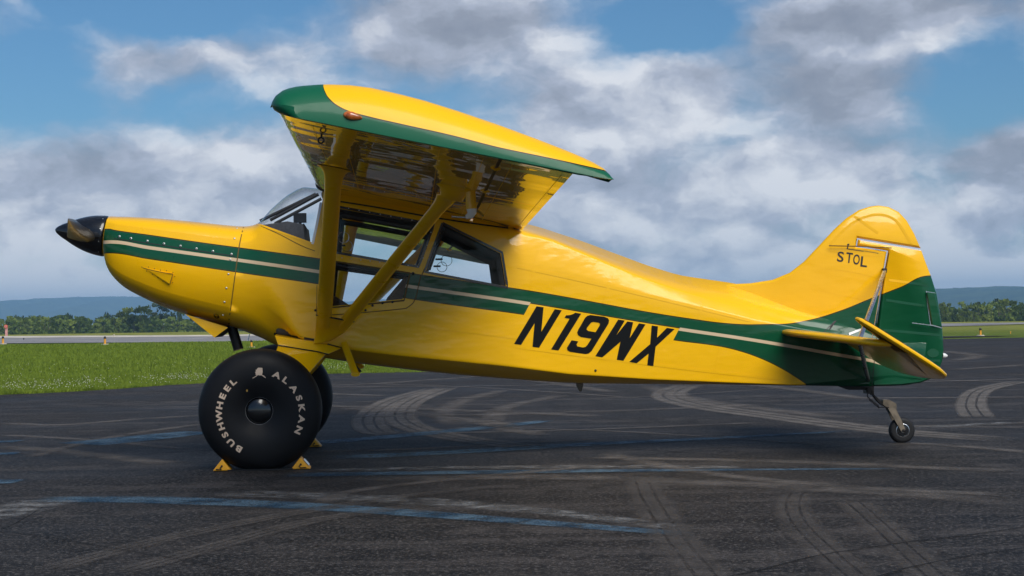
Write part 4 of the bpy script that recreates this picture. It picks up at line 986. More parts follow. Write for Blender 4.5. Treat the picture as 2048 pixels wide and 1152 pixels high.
for side in (-1, 1):
    wing = empty('wing', (0, 0, 0), 0, plane)
    if side == -1: wing['label'] = 'near wing reaching towards the camera'
    V, F = wing_loft(0, HX, list(np.linspace(.50, WT, 14)), side); mobj('wing_panel', V, F, m_wing, wing, angle=30)
    V, F = wing_loft(HX + .012, 1.0, list(np.linspace(.47, 2.42, 6)), side); mobj('flap', V, F, m_wing, wing, angle=30)
    V, F = wing_loft(HX + .012, 1.0, list(np.linspace(2.445, WT - .01, 6)), side); mobj('aileron', V, F, m_wing, wing, angle=30)
    # drooped tip cap
    TU = [(-.012, .012), (-.010, .030), (-.004, .050), (.014, .074), (.04, .091), (.07, .103), (.147, .125), (.226, .138), (.291, .143), (.39, .141), (.474, .136), (.593, .123), (.73, .104), (.868, .081), (.96, .064), (1.03, .048), (1.075, .034), (1.10, .018), (1.118, -.012)]
    rings, uvs = [], []
    def arc(P, n_):
        P = [np.array(q_) for q_ in P]; L_ = [0] + list(np.cumsum([np.linalg.norm((P[i+1] - P[i]) * (1, 2)) for i in range(len(P)-1)]))
        return [(float(np.interp(t_, L_, [q_[0] for q_ in P])), float(np.interp(t_, L_, [q_[1] for q_ in P]))) for t_ in (np.linspace(0, 1, n_) ** 1.25) * L_[-1]]
    wu, tu = arc(AU, 40), arc(TU, 40); wl, tl = arc(AL, 26), arc([(-.012, .012), (-.010, .0), (.0, -.011), (.02, -.021), (.13, -.021), (.55, -.022), (1.0, -.026), (1.118, -.018)], 26)
    Q = [0, .05, .10, .16, .24, .34, .45, .56, .66, .75, .83, .89, .94, .975, 1.0]
    for q in Q:
        w = WT + .004 + .30 * q; kk = math.sqrt(max(0, 1 - q ** 2.4)); g_ = min(1, q / .24); g_ = g_ * g_ * (3 - 2 * g_); rr, uu = [], []
        lowp = [(p_[0] * (1 - g_) + r_[0] * g_, p_[1] * (1 - q) + r_[1] * q) for p_, r_ in zip(wl, tl)]
        upp = [(p_[0] * (1 - g_) + r_[0] * g_, p_[1] * (1 - g_) + r_[1] * g_) for p_, r_ in zip(wu, tu)]
        lx, ly = [v_[0] for v_ in lowp], [v_[1] for v_ in lowp]
        for x, y in upp[::-1]:
            yl = float(np.interp(x, lx, ly)); y2 = yl + (y - yl) * kk; x2 = x + .085 * (1 - math.sqrt(max(0, 1 - q ** 3))) * max(0, 1 - x / .3); rr.append(wpt(x2, y2, w, 0, side)); uu.append((x2 + .02, y2 + .03))
        for x, y in lowp[1:]:
            x = x + .085 * (1 - math.sqrt(max(0, 1 - q ** 3))) * max(0, 1 - x / .3)
            rr.append(wpt(x, y, w, 0, side)); uu.append((x + .02, y + .03))
        rings.append(rr); uvs += uu
    V, F = loft(rings); tip = mobj('wing_tip', V, F, m_tip, wing, angle=40)
    ul = tip.data.uv_layers.new(name='UVMap')
    for lp in tip.data.loops: ul.data[lp.index].uv = uvs[lp.vertex_index]
    if side == -1: tipgeo = (V, F); wing_near = wing; panelgeo = wing_loft(0, 1.0, list(np.linspace(.50, WT, 14)), -1)
    V, F = loft([[wpt(x, y, w, 0, side) for x, y in ((HX - .004, .006), (HX + .016, .006), (HX + .016, .05), (HX - .004, .05))] for w in (.57, WT - .01)]); mobj('hinge_gap', V, F, m_dark, wing, smooth=False)
    # hinge fittings
    for w in (1.15, 2.75, 4.0):
        V, F = tube_geo([wpt(HX - .012, .002, w, 0, side), wpt(HX + .004, -.006, w, 0, side), wpt(HX + .022, .002, w, 0, side)], [(.008, .006)] * 3, 6); mobj('hinge_bracket', V, F, m_yel, wing)
    for w in (1.85,):
        tube('aileron_pushrod', [wpt(HX - .10, .004, w + .6, 0, side), wpt(HX - .02, -.035, w + .3, 0, side), wpt(HX + .03, -.045, w, 0, side)], .009, m_dark, wing, 6)
    # root fairing gasket at the nose of the wing
    V, F = loft([[wpt(x, y * 1.06 - .003, w, -.012, side) for x, y in foil(0, .13)] for w in (.47, .535)]); mobj('root_gasket', V, F, m_dark, wing)
B_WING = bvh_of(panelgeo, tipgeo)
# navigation light on the tip
m_amber = simple('amber_lens', (0.42, 0.10, 0.015), .12, coat=1.0, var=.6, scale=45); m_amb2 = simple('lens_base', (0.55, .38, .2), .3, metal=.6)
c0 = hit(B_WING, 703, 232, .0); e1 = (hit(B_WING, 716, 234.5, 0) - hit(B_WING, 690, 229, 0)).normalized(); nn = (c0 - hit(B_WING, 703, 232, -.01)).normalized(); e2 = nn.cross(e1).normalized()
V, F = [], []
R_, Sg = 6, 20
for i in range(R_ + 1):
    t = i / R_
    for j in range(Sg):
        a_ = 2 * math.pi * j / Sg; ex_ = math.cos(a_); k = .046 * (1.25 if ex_ > 0 else .95)
        V.append(c0 + e1 * (k * ex_ * math.cos(t * 1.5)) + e2 * (.024 * math.sin(a_) * math.cos(t * 1.5) * (1 - .35 * max(0, ex_))) + nn * (.022 * math.sin(t * 1.5)))
for i in range(R_):
    for j in range(Sg): F.append((i*Sg+j, i*Sg+(j+1) % Sg, (i+1)*Sg+(j+1) % Sg, (i+1)*Sg+j))
F.append(tuple(R_*Sg+j for j in range(Sg)))
nav = mobj('navigation_light', V, F, m_amber, wing_near)
# tie-down ring
p = hit(B_WING, 644, 270, 0)
tube('tie_down_stem', [p + Vector((0, 0, .03)), p + Vector((-.004, 0, -.012))], .006, m_dark, wing_near, 6)
V, F = [], []
def torus_geo(c, ax, R, r, seg=16, s2=6):
    ax = Vector(ax).normalized(); a_ = ax.orthogonal().normalized(); b_ = ax.cross(a_); rings = []
    for i in range(seg + 1):
        t = 2 * math.pi * i / seg; d = a_ * math.cos(t) + b_ * math.sin(t)
        rings.append([Vector(c) + d * (R + r * math.cos(q)) + ax * (r * math.sin(q)) for q in [2 * math.pi * k / s2 for k in range(s2)]])
    return loft(rings, caps=False)
V, F = torus_geo(p + Vector((-.006, 0, -.030)), (0.2, 1, 0), .016, .005); mobj('tie_down_ring', V, F, m_dark, wing_near)
# pitot mast under the wing, white elbow
pm = wpt(.695, 0, 2.60); pb = pm + Vector((.01, 0, -.12))
tube('pitot_mast', [pm + Vector((0, 0, .02)), pb], [(.034, .016)] * 2, m_yel, wing_near, 12, axis=(1, 0, 0))
tube('pitot_elbow', [pb, pb + Vector((.0, 0, -.022)), pb + Vector((-.012, 0, -.045)), pb + Vector((-.04, 0, -.055))], [(.033, .016), (.031, .016), (.024, .015), (.012, .012)], m_wht, wing_near, 12, axis=(1, 0, .3))
tube('pitot_tube', [pb + Vector((-.03, 0, -.055)), pb + Vector((-.13, 0, -.048))], .008, m_alu, wing_near, 8)
# rows of rivets under the wing, joined (too small to pick apart)
geo = []
for x in (.05, .12, .22, .55, .70, .80, .97):
    for w in np.arange(.7, 4.3, .055):
        p = wpt(x, -.0004, w); geo.append(([p + Vector((.004, 0, 0)), p + Vector((0, -.004, .0)), p + Vector((-.004, 0, 0)), p + Vector((0, .004, 0)), p + Vector((0, 0, -.0025))], [(0, 1, 4), (1, 2, 4), (2, 3, 4), (3, 0, 4)]))
V, F = join_geo(geo); tag(mobj('wing_rivets', V, F, m_yel, wing_near), kind='stuff')

# --------------------------------------------------------------- lift struts
def cuff_geo(path, dirs, radii, seg=28):
    rings = []
    for p_, d_, (ra, rb_) in zip(path, dirs, radii):
        d_ = Vector(d_).normalized(); a_ = (Vector((math.cos(winc), 0, -math.sin(winc)))); a_ = (a_ - d_ * a_.dot(d_)).normalized(); b_ = d_.cross(a_)
        rings.append([Vector(p_) + a_ * (ra * math.cos(t)) + b_ * (rb_ * math.sin(t)) for t in [2 * math.pi * k / seg for k in range(seg)]])
    return loft(rings)
def strut_set(side):
    wn = Vector((math.sin(winc), 0, math.cos(winc)))
    wt_ = 2.33
    A0 = loc(646, 668, .60); A0.y = side * .60
    A1 = wpt(.140, .0, wt_, 0, side)
    R0 = loc(676, 662, .60); R0.y = side * .60
    R1 = wpt(.635, .0, 2.58, 0, side)
    fs = empty('front_strut', (0, 0, 0), 0, plane); rs = empty('rear_strut', (0, 0, 0), 0, plane)
    ax = (cT, 0, -sT)
    d = (A1 - A0); tube('strut_tube', [A0 + d * .06, A0 + d * .5, A0 + d * .90], [(.057, .030)] * 3, m_yel, fs, 20, axis=ax)
    dn = d.normalized(); T_ = [0, .25, .45, .62, .78, .90, 1.0]
    pth = [A0 + d * .90, A0 + d * .93, A0 + d * .95, A0 + d * .966, A0 + d * .980, A0 + d * .990, A0 + d * .998]
    V, F = cuff_geo(pth, [dn * (1 - t) + wn * t for t in (0, .15, .4, .65, .85, .95, 1)], [(.058, .032), (.060, .034), (.063, .038), (.068, .044), (.078, .055), (.092, .068), (.116, .09)]); mobj('strut_cuff', V, F, m_yel, fs, angle=60)
    d2 = (R1 - R0); ax2 = Vector((cT, 0, -sT))
    K = R0 + d2 * .93
    tube('strut_tube', [R0 + d2 * .03, R0 + d2 * .5, R0 + d2 * .92], [(.050, .028)] * 3, m_yel, rs, 20, axis=ax2)
    up = R1 - K
    dn = d2.normalized()
    pth = [R0 + d2 * .87, R0 + d2 * .90, R0 + d2 * .925, R0 + d2 * .945 + Vector((-.004, 0, 0)), R1 + Vector((-.022, -.05 * side, -.062)), R1 + Vector((-.012, -.025 * side, -.035)), R1 + Vector((-.004, -.008 * side, -.014)), R1 + Vector((0, 0, .003))]
    V, F = cuff_geo(pth, [dn * (1 - t) + wn * t for t in (0, .1, .3, .5, .75, .9, .97, 1)], [(.051, .030), (.054, .032), (.062, .036), (.070, .042), (.078, .050), (.084, .058), (.098, .070), (.130, .095)]); mobj('strut_cuff', V, F, m_yel, rs, angle=60)
    # lower boot joining both struts
    o = Vector((0, side * .045, 0))
    c0 = A0 + d * .12; c1 = R0 + d2 * .085; cb = loc(648, 686, .60); cb.y = side * .59
    rings = []
    for t, pa, pb_, th_ in ((0, c0, c1, .038), (.4, A0 + d * .06, R0 + d2 * .045, .040), (.75, A0 + Vector((0, 0, -.01)), R0 + d2 * .0 + Vector((-.01, 0, -.02)), .036), (1, cb + Vector((-.055, 0, .0)), cb + Vector((.045, 0, .012)), .026)):
        l = pa - (pb_ - pa).normalized() * (.060 if t < .9 else .03); r_ = pb_ + (pb_ - pa).normalized() * (.056 if t < .9 else .0); rg = []
        for k in range(24):
            a_ = 2 * math.pi * k / 24; c = (l + r_) / 2; h_ = (r_ - l) / 2
            rg.append(c + h_ * (abs(math.cos(a_)) ** .6 * (1 if math.cos(a_) > 0 else -1)) + Vector((0, th_ * math.sin(a_), 0)))
        rings.append(rg)
    V, F = loft(rings); boot = mobj('strut_boot', V, F, m_yel, fs, angle=60)
    tube('boot_seam', [v + Vector((0, 0, .001)) for v in rings[0]] + [rings[0][0]], .0065, m_dark, fs, 5)
    # jury plate between the struts
    return A0, A1, R0, R1
for sd_ in (-1, 1): strut_set(sd_)

# --------------------------------------------------------------- tail
def flat_surface(name, outline_uz_v, thick, mat, parent, angle=40): pass
stab_s = empty('horizontal_stabilizer', (0, 0, 0), 0, plane)
def plate(name, pts, prof, mat, parent, angle=40):
    """pts: 3D outline of a thin surface; rounded edges by insetting"""
    P = [Vector(p) for p in pts]; c = sum(P, Vector()) / len(P)
    nrm = Vector()
    for i in range(len(P)): nrm += (P[i] - c).cross(P[(i+1) % len(P)] - c)
    nrm.normalize(); e1 = (P[1] - P[0]).normalized(); e2 = nrm.cross(e1)
    pl = [((p - c).dot(e1), (p - c).dot(e2)) for p in P]; hgt = [(p - c).dot(nrm) for p in P]
    V, F = pillow(pl, prof)
    V = [c + e1 * v[0] + e2 * v[2] + nrm * v[1] for v in V]
    return mobj(name, V, F, mat, parent, angle=angle)
m_ely = yellow_paint('tail_fabric', .5, .32)
sw = 1.62
sLE, sTE = loc(1556, 662.5, sw), loc(1793, 690, sw)
eH, eT = loc(1709, 637, sw), loc(1893, 752, sw)
hd = (sTE - sLE); hd.y = 0; slope = hd.z / hd.x
eslope = (eT.z - eH.z) / (eT.x - eH.x)
rz_ = loc(1556, 662.5, .10); slope = -.11
zroot = rz_.z - slope * (rz_.x - sTE.x)
def SP(u, w, dz=0): return Vector((u, -w, sTE.z + slope * (u - sTE.x) + dz + (zroot - sTE.z) * (sw - w) / sw))
def EP(u, w): return Vector((u, -w, sTE.z + .004 + eslope * (u - sTE.x) + (zroot - sTE.z) * (sw - w) / sw))
for sgn in (1, -1):
    r0_, t0_ = loc(1556, 662.5, .10).x, loc(1700, 679, 1.5).x
    ol = [(r0_, .05), (r0_ + (t0_ - r0_) * .5, .78), (t0_ - .01, 1.40), (t0_ + .03, 1.55), (t0_ + .10, 1.605), (t0_ + .18, sw), (sTE.x - .03, sw), (sTE.x - .008, 1.0), (sTE.x - .008, .05)]
    P = [SP(u, w) for u, w in ol]; P = [Vector((p.x, p.y * sgn, p.z)) for p in P]
    plate('stabilizer_panel', P, [(0, .006), (.008, .016), (.04, .026), (.10, .030)], m_ely, stab_s)
    eo = [(sTE.x + .004, .09), (sTE.x + .004, 1.63), (eH.x + .03, 1.63), (eH.x - .005, 1.66), (eH.x + .01, 1.71), (eH.x + .1, 1.735), (sTE.x + .1, 1.735), (eT.x - .14, 1.72), (eT.x - .06, 1.69), (eT.x + .0, 1.62), (eT.x + .04, 1.48), (eT.x + .07, 1.2), (eT.x + .09, .8), (eT.x + .08, .4), (eT.x + .0, .12)]
    P = [EP(u, w) for u, w in eo]; P = [Vector((p.x, p.y * sgn, p.z)) for p in P]
    plate('elevator', P, [(0, .005), (.007, .013), (.03, .020), (.07, .023)], m_ely, stab_s)
    for u, w0, w1 in ((sTE.x + .08, .2, 1.6), (sTE.x + .2, .3, 1.6)):
        pass
    for w in (.35, .75, 1.15, 1.5):
        V, F = tube_geo([EP(sTE.x + .02, w * 1.0) + Vector((0, 0, -.022)), EP(eT.x - .06, w) + Vector((0, 0, -.016))], .004, 5); mobj('elevator_rib', [Vector((v.x, v.y * sgn, v.z)) for v in V], F, m_ely, stab_s)
    # brace struts
    A = loc(1769, 541, .05); Bq = SP(sTE.x - .10, 1.02); Cq = loc(1737, 762, .05); 
    for a0, b0, nm_ in ((A, Bq, 'upper_brace'), (Bq, Cq, 'lower_brace')):
        tube(nm_, [Vector((a0.x, a0.y * sgn, a0.z)), Vector((b0.x, b0.y * sgn, b0.z))], [(.017, .010)] * 2, m_alu, stab_s, 10, axis=(1, 0, 0))
    tube('trim_cable', [Vector((loc(1768, 545, .06).x, -.05 * sgn, loc(1768, 545, .06).z)), Vector((EP(sTE.x + .03, .9).x, -.9 * sgn, EP(sTE.x + .03, .9).z))], .004, m_alu, stab_s, 5)
    V, F = box_geo(Vector((A.x, sgn * -.045, A.z)), .035, .03, .035); mobj('brace_fitting', V, F, m_steel, stab_s, smooth=False)
# rudder trim tab, its rod, horn seam, rod on the fin
T = lambda name, pts, w, mat, par, off=.002, sm=True: ribbon_px(name, B_TAIL, pts, w, mat, par, off, smooth=sm)
tabV, tabF = pillow([uz(x, y, .03) for x, y in [(1853, 585), (1870, 586), (1884, 654), (1864, 651)]], [(0, .004), (.006, .010)])
tab = mobj('trim_tab', [(v[0], v[1] - .026, v[2]) for v in tabV], tabF, m_livf, rudder, angle=30)
T('tab_gap', [(1852.5, 582), (1854, 600), (1861, 650)], 1.4, m_alu, rudder, .002); T('tab_gap', [(1852, 583), (1870, 586)], 1.3, m_alu, rudder)
tube('tab_rod', [loc(1824, 646, .05), loc(1865, 651, .055), loc(1884, 656, .05)], .005, m_alu, rudder, 6)
T('horn_gap', [(1716, 480.5), (1760, 487.5), (1842, 501)], 1.2, m_wht, rudder, .0015); T('horn_gap', [(1713, 478), (1712, 493)], 1.2, m_dark, rudder); T('horn_gap', [(1712, 493), (1745, 498), (1775, 503)], 1.3, m_dark, rudder)
T('hinge_gap', [(1778, 505), (1767.5, 562), (1756.5, 642), (1748.5, 722), (1744, 768)], 1.3, m_dark, rudder)
tube('fin_rod', [loc(1658, 491.5, .05), loc(1715, 492.5, .05), loc(1783, 496, .045)], .0045, m_seam, fin, 6)
for pts in ([(1660, 489), (1690, 458), (1720, 438), (1757, 429), (1790, 440), (1812, 470), (1824, 492)], [(1708, 432), (1736, 452), (1756, 466)], [(1660, 500), (1712, 508), (1766, 510)], [(1640, 535), (1700, 541), (1763, 556)], [(1620, 575), (1700, 592), (1755, 604)]):
    T('fabric_tape', pts, 5.0, m_ely if pts[-1][1] < 560 else m_livf, fin, .0012)
for pts in ([(1778, 560), (1868, 572)], [(1772, 600), (1850, 612)], [(1766, 660), (1880, 670)], [(1760, 720), (1880, 722)]): T('fabric_tape', pts, 5.0, m_livf, rudder, .0012)
p = loc(1888, 711, 0); lathe('tail_light', [(.022, 0), (.02, .02), (.008, .04)], p + Vector((-.012, 0, 0)), (1, 0, -.1), m_wht, rudder, 14)
decal('handhold_plate', B_TAIL, [(1697, 666.5), (1721, 657), (1722, 661), (1698, 671)], [(0, 1, 2, 3)], m_wht, fuselage, .004)
decal('light_pad', B_TAIL, [(1866 + 12 * math.cos(t), 706 + 9 * math.sin(t)) for t in np.linspace(0, 6.28, 15)[:-1]], [tuple(range(14))], m_livf, rudder, .002)
# --------------------------------------------------------------- tail wheel
tw = empty('tail_wheel', (0, 0, 0), 0, plane)
wc = loc(1803, 855, 0); R_ = wc.z if .07 < wc.z < .16 else .11
def tyre_profile(R, W, rim, k=14):
    out = []
    for i in range(k + 1):
        t = math.pi * i / k; x = -math.cos(t); rr = rim + (R - rim) * (math.sin(t) ** .55)
        out.append((rr, x * W / 2 * (0.82 + .18 * math.sin(t))))
    return out
R_ = .108
wc = Vector((wc.x, 0, R_ - .003))
lathe('tyre', tyre_profile(R_, .085, .055) , wc, (0, 1, 0), m_rub, tw, 40, True)
for sg in (-1, 1): lathe('rim', [(.060, -.02), (.060, .004), (.052, .006), (.046, -.004), (.02, -.008), (.018, .012), (.004, .014)], wc + Vector((0, sg * .030, 0)), (0, sg, 0), m_alu if sg < 0 else m_steel, tw, 28)
lathe('hub_dark', [(.046, 0), (.045, .004), (.02, .006)], wc + Vector((0, -.030, 0)), (0, -1, 0), m_blk, tw, 24)
ah = loc(1776, 806, 0)
for sg in (-1, 1):
    V, F = loft([[Vector((p.x + a_, sg * (.046 if i else .030) + b_, p.z + c_)) for a_, c_, b_ in ((-q, -q * .4, -.006), (q, q * .4, -.006), (q, q * .4, .006), (-q, -q * .4, .006))] for i, (p, q) in enumerate(((ah, .028), ((ah * .35 + wc * .65), .022), (wc, .018)))]); mobj('fork_blade', V, F, m_fork, tw, angle=30)
lathe('axle_bolt', [(.013, 0), (.013, .012), (.006, .014)], wc + Vector((0, -.052, 0)), (0, -1, 0), m_steel, tw, 8)
k0, k1, k2, k3 = loc(1742, 775, 0), loc(1752, 795, 0), loc(1768, 812, 0), loc(1788, 812, 0)
V, F = loft([[Vector((p.x, -w_, p.z + h_)), Vector((p.x, w_, p.z + h_)), Vector((p.x, w_, p.z - h_)), Vector((p.x, -w_, p.z - h_))] for p, w_, h_ in ((loc(1764, 804, 0), .03, .02), (loc(1775, 808, 0), .04, .038), (loc(1790, 812, 0), .04, .022))]); mobj('fork_head', V, F, m_fork, tw, angle=30)
tube('swivel_post', [loc(1786, 806, 0), loc(1780, 826, 0)], .02, m_steel, tw, 10)
for i, dz in enumerate((0, 5, 10)):
    pts = smooth_line([loc(1735 + i * 2, 772 + dz * .3, 0), loc(1745 + i, 788 + dz * .4, 0), loc(1760, 802 + dz * .5, 0), loc(1772 + i * 2, 808 + dz * .6, 0)], 5); tube('leaf_spring', pts, [(.007, .03)] * len(pts), m_steel, tw, 6, axis=(.7, 0, .7))
V, F = loft([[Vector((p.x, -w_, p.z + .006)), Vector((p.x, w_, p.z + .006)), Vector((p.x, w_, p.z - h_)), Vector((p.x, -w_, p.z - h_))] for p, w_, h_ in ((loc(1678, 773, 0), .02, .0), (loc(1695, 774, 0), .035, .022), (loc(1742, 774, 0), .035, .022))]); mobj('spring_mount', V, F, m_steel, tw, angle=30)
for v in (-.05, .05):
    hp = [loc(1737, 797, -v) + Vector((.085 * t, .012 * math.cos(t * 50), -.07 * t + .012 * math.sin(t * 50))) for t in np.linspace(0, 1, 60)]
    tube('steering_spring', hp, .0035, m_steel, tw, 5)
    tube('steering_chain', [loc(1733, 780, -v), hp[0]], .004, m_steel, tw, 5); tube('steering_chain', [hp[-1], loc(1778, 815, -v)], .004, m_steel, tw, 5)
V, F = box_geo(loc(1734, 781, 0), .03, .12, .05); mobj('tail_bracket', V, F, m_steel, tw, smooth=False)
V, F = box_geo(loc(1744, 779, 0), .02, .05, .09); mobj('tail_bracket', V, F, m_steel, tw, smooth=False)
# belly beacon / drain
p = loc(1161, 770, .1); V, F = loft([[Vector((p.x + a_, b_ - .1, p.z + dz)) for a_, b_ in ((-q, -r_), (q * .6, -r_), (q * .6, r_), (-q, r_))] for dz, q, r_ in ((.02, .034, .03), (-.01, .03, .028), (-.052, .010, .012))]); mobj('belly_drain', V, F, m_fork, fuselage, angle=40)

# --------------------------------------------------------------- main wheels
m_tyre, n, b = new_mat('tyre_rubber'); o = n.node('ShaderNodeTexCoord').outputs['Object']
k = n.noise(o, 5, 7, .7); n.put(b.inputs['Base Color'], n.mix(n.rng(k, .45, .8, 0, .5), (.0055, .0055, .0065), (.016, .016, .018))); n.put(b.inputs['Roughness'], n.rng(k, .3, .7, .5, .68)); b.inputs['Specular IOR Level'].default_value = .26
n.put(b.inputs['Normal'], n.bump(n.noise(o, 120, 3, .6), .12, .004))
m_ring = simple('pale_ring', (.42, .42, .42), .4)
TR, TW = .452, .37
wcN = loc(521.5, 826, 1.02); W0 = 1.02
prof = [(.10, -.135), (.135, -.15), (.17, -.168), (.22, -.182), (.28, -.186), (.33, -.180), (.37, -.168), (.405, -.148), (.430, -.120), (.444, -.085), (.450, -.045), (.452, 0)]
prof = prof + [(r, -d) for r, d in prof[-2::-1]]
def wheel(side):
    root = empty('main_wheel', (wcN.x, side * W0, TR - .018), 0, plane)
    V, F = lathe_geo(prof, (0, 0, 0), (0, 1, 0), 96, True)
    V2 = []
    for v in V:      # weight on the wheel flattens and bulges the foot of the tyre
        z = v.z; lim = -(TR - .022)
        if z < lim + .03: v = Vector((v.x, v.y * 1.02, max(lim, z)))
        V2.append(v)
    ty = mobj('tyre', V2, F, m_tyre, root, angle=60)
    for sg in (-1, 1):
        lathe('wheel_rim', [(.140, .10), (.128, .122), (.104, .128), (.100, .124), (.09, .11), (.05, .105)], (0, 0, 0), (0, sg, 0), m_blk, root, 48)
        lathe('rim_ring', [(.1045, .1285), (.1045, .1325), (.0990, .1325), (.0990, .1285)], (0, 0, 0), (0, sg, 0), m_ring, root, 48, True)
        lathe('hub_cap', [(.098, .112), (.092, .126), (.082, .133), (.070, .140), (.055, .146), (.036, .150), (.018, .152), (.002, .1525)], (0, 0, 0), (0, sg, 0), m_blk, root, 48)
    return root, (V2, F), ty
wheelN, tgeo, tyreN = wheel(-1); wheelF, _, _ = wheel(1)
wheelN['label'] = 'near main wheel with its lettered balloon tyre'
off0 = Vector((wcN.x, -W0, TR - .018))
B_TYRE = bvh_of(([v + off0 for v in tgeo[0]], tgeo[1]))
wx, wy = 521.0, 826.5
def tyre_letters(word, angs, rad, size, wide):
    angs = [a_ * .45 + b_ * .55 for a_, b_ in zip(angs, np.linspace(angs[0], angs[-1], len(angs)))]
    for ch, an in zip(word, angs):
        V, F, (w0, h0) = glyph(ch, .042); t = math.radians(an)
        er = np.array((math.sin(t), -math.cos(t))); et = np.array((math.cos(t), math.sin(t)))     # outward, clockwise
        sy = size / h0; sx = sy * wide
        P = [np.array((wx, wy)) + er * (rad + y * sy) + et * (x * sx) for x, y in V]
        o = decal('tyre_letter', B_TYRE, [tuple(p) for p in P], F, m_let, None, .0022, 5)
        o.data.transform(Matrix.Translation(-off0)); o.parent = wheelN
# measured letter centres in the photograph -> angle clockwise from the top
def angs(L): return [math.degrees(math.atan2(x - wx, -(y - wy))) for x, y in L]
Z4 = lambda x, y: (400 + x / 4.6077, 700 + y / 4.608)
tyre_letters('ALASKAN', angs([Z4(*p) for p in [(700, 248), (770, 296), (850, 370), (902, 447), (922, 534), (930, 632), (902, 735)]]), 83.0, 12.5, 1.36)
tyre_letters('BUSHWHEEL', angs([Z4(*p) for p in [(353, 915), (275, 864), (217, 790), (178, 712), (158, 600), (176, 490), (204, 402), (250, 338), (308, 296)]]), 83.0, 12.5, 1.36)
ak = [[(540, 163), (575, 165), (578, 200), (572, 228), (590, 236), (606, 252), (604, 259), (585, 246), (566, 233), (550, 234), (535, 230), (520, 243), (505, 252), (486, 262), (484, 256), (505, 246), (522, 232), (510, 222), (516, 212), (506, 206), (518, 196), (512, 184), (524, 180), (530, 168)]]
tv, tf = fill2d([[Z4(*p) for p in lp] for lp in ak]); o = decal('map_emblem', B_TYRE, tv, tf, m_let, None, .0022, 5); o.data.transform(Matrix.Translation(-off0)); o.parent = wheelN
m_dot = simple('yellow_dot', (.62, .36, .06), .6); cxy = Z4(433, 374)
o = decal('balance_dot', B_TYRE, [(cxy[0] + 1.6 * math.cos(t), cxy[1] + 2.4 * math.sin(t)) for t in np.linspace(0, 6.28, 11)[:-1]], [tuple(range(10))], m_dot, None, .002, 9); o.data.transform(Matrix.Translation(-off0)); o.parent = wheelN
# gear legs
for side in (-1, 1):
    gl_ = empty('gear_leg', (0, 0, 0), 0, plane)
    def M(p): return Vector((p.x, -side * p.y, p.z)) if side == 1 else p
    q = [loc(552, 673, .56), loc(690, 706, .56), loc(655, 713, .62), loc(565, 690, .64)]
    def quad_prism(name, P, Q):
        n_ = len(P); V = P + Q; F = [tuple(range(n_)), tuple(range(2*n_-1, n_-1, -1))] + [(i, (i+1) % n_, n_+(i+1) % n_, n_+i) for i in range(n_)]
        o = mobj(name, [M(v) for v in V], F, m_yel, gl_, smooth=False); bv = o.modifiers.new('b', 'BEVEL'); bv.width = .006; bv.segments = 2; return o
    P = [loc(549, 671, .57), loc(632, 684, .585), loc(683, 697, .575), loc(657, 708, .63), loc(636, 703, .65), loc(556, 690, .655)]
    Q = [Vector((p.x, -.42, p.z + .01)) for p in P]; quad_prism('leg_fairing', P, Q)
    P = [loc(556, 690.5, .648), loc(636, 703.5, .645), loc(651, 708.5, .62), loc(617, 748, .80), loc(600, 748, .83), loc(549, 712, .83)]
    Q = [p + Vector((0.02, .10, .02)) for p in P]; quad_prism('leg_blade', P, Q)
    # blade runs down to the axle behind the tyre
    P = [loc(549, 712, .82), loc(617, 748, .80)]
    ax_c = Vector((wcN.x, -.78, TR - .018))
    V, F = loft([[P[0], P[1], P[1] + Vector((0, .06, .03)), P[0] + Vector((0, .06, .03))], [ax_c + Vector((-.09, -.02, .03)), ax_c + Vector((.09, -.02, .0)), ax_c + Vector((.09, .05, 0)), ax_c + Vector((-.09, .05, .03))]]); mobj('leg_lower', [M(v) for v in V], F, m_yel, gl_, angle=30)
    V, F = tube_geo([ax_c + Vector((0, .05, 0)), Vector((wcN.x, -W0, TR - .018))], .035, 16); mobj('axle', [M(v) for v in V], F, m_steel, gl_)
    if side == -1:
        S('leg_gasket', [(548, 667), (600, 675), (636, 681)], 4.5, m_dark); S('leg_gasket', [(655, 688), (684, 696)], 3.0, m_dark)
        tube('fairing_edge', [p + Vector((0, -.004, 0)) for p in [loc(556, 690.5, .658), loc(596, 697, .654), loc(636, 703.5, .652), loc(657, 709, .634)]], .005, m_dark, gl_, 5)
# step
for side in (-1, 1):
    a0, b0 = loc(688, 686, .57), loc(711, 748, .86)
    if side == 1: a0.y *= -1; b0.y *= -1
    tube('boarding_step', [a0, b0], [(.026, .014), (.028, .016)], m_yel, plane, 12, axis=(1, 0, 0))
    st = b0; tube('step_pad', [st + Vector((0, -.035 if side < 0 else .035, -.002)), st + Vector((0, .05 if side < 0 else -.05, .004))], [(.034, .016)] * 2, m_yel, plane, 14, axis=(1, 0, 0))

# --------------------------------------------------------------- nose
prop = empty('propeller', (0, 0, 0), 0, plane)
ax = Vector((cT, 0, -sT)); tipP = loc(110, 459.5, 0); 
bc = (loc(216, 432, 0) + loc(206, 513, 0)) / 2; L = (bc - tipP).dot(ax); rb = (loc(216, 432, 0) - loc(206, 513, 0)).length / 2
ax = (bc - tipP).normalized()
lathe('spinner', [(.001, 0), (.016, .008), (.030, .022), (.052, .055)] + [(rb * (math.sin(math.pi / 2 * t) ** .82), L * t) for t in np.linspace(.26, 1, 14)] + [(rb * .98, L + .004), (.02, L + .006)], tipP, ax, m_blk, prop, 64, angle=60)
m_blade2, n, b = new_mat('propeller_blade'); b.inputs['Metallic'].default_value = .35; b.inputs['Roughness'].default_value = .42; n.put(b.inputs['Base Color'], (.035, .027, .014)); b.inputs['Coat Weight'].default_value = .3
hubc = tipP + ax * (L * .74)
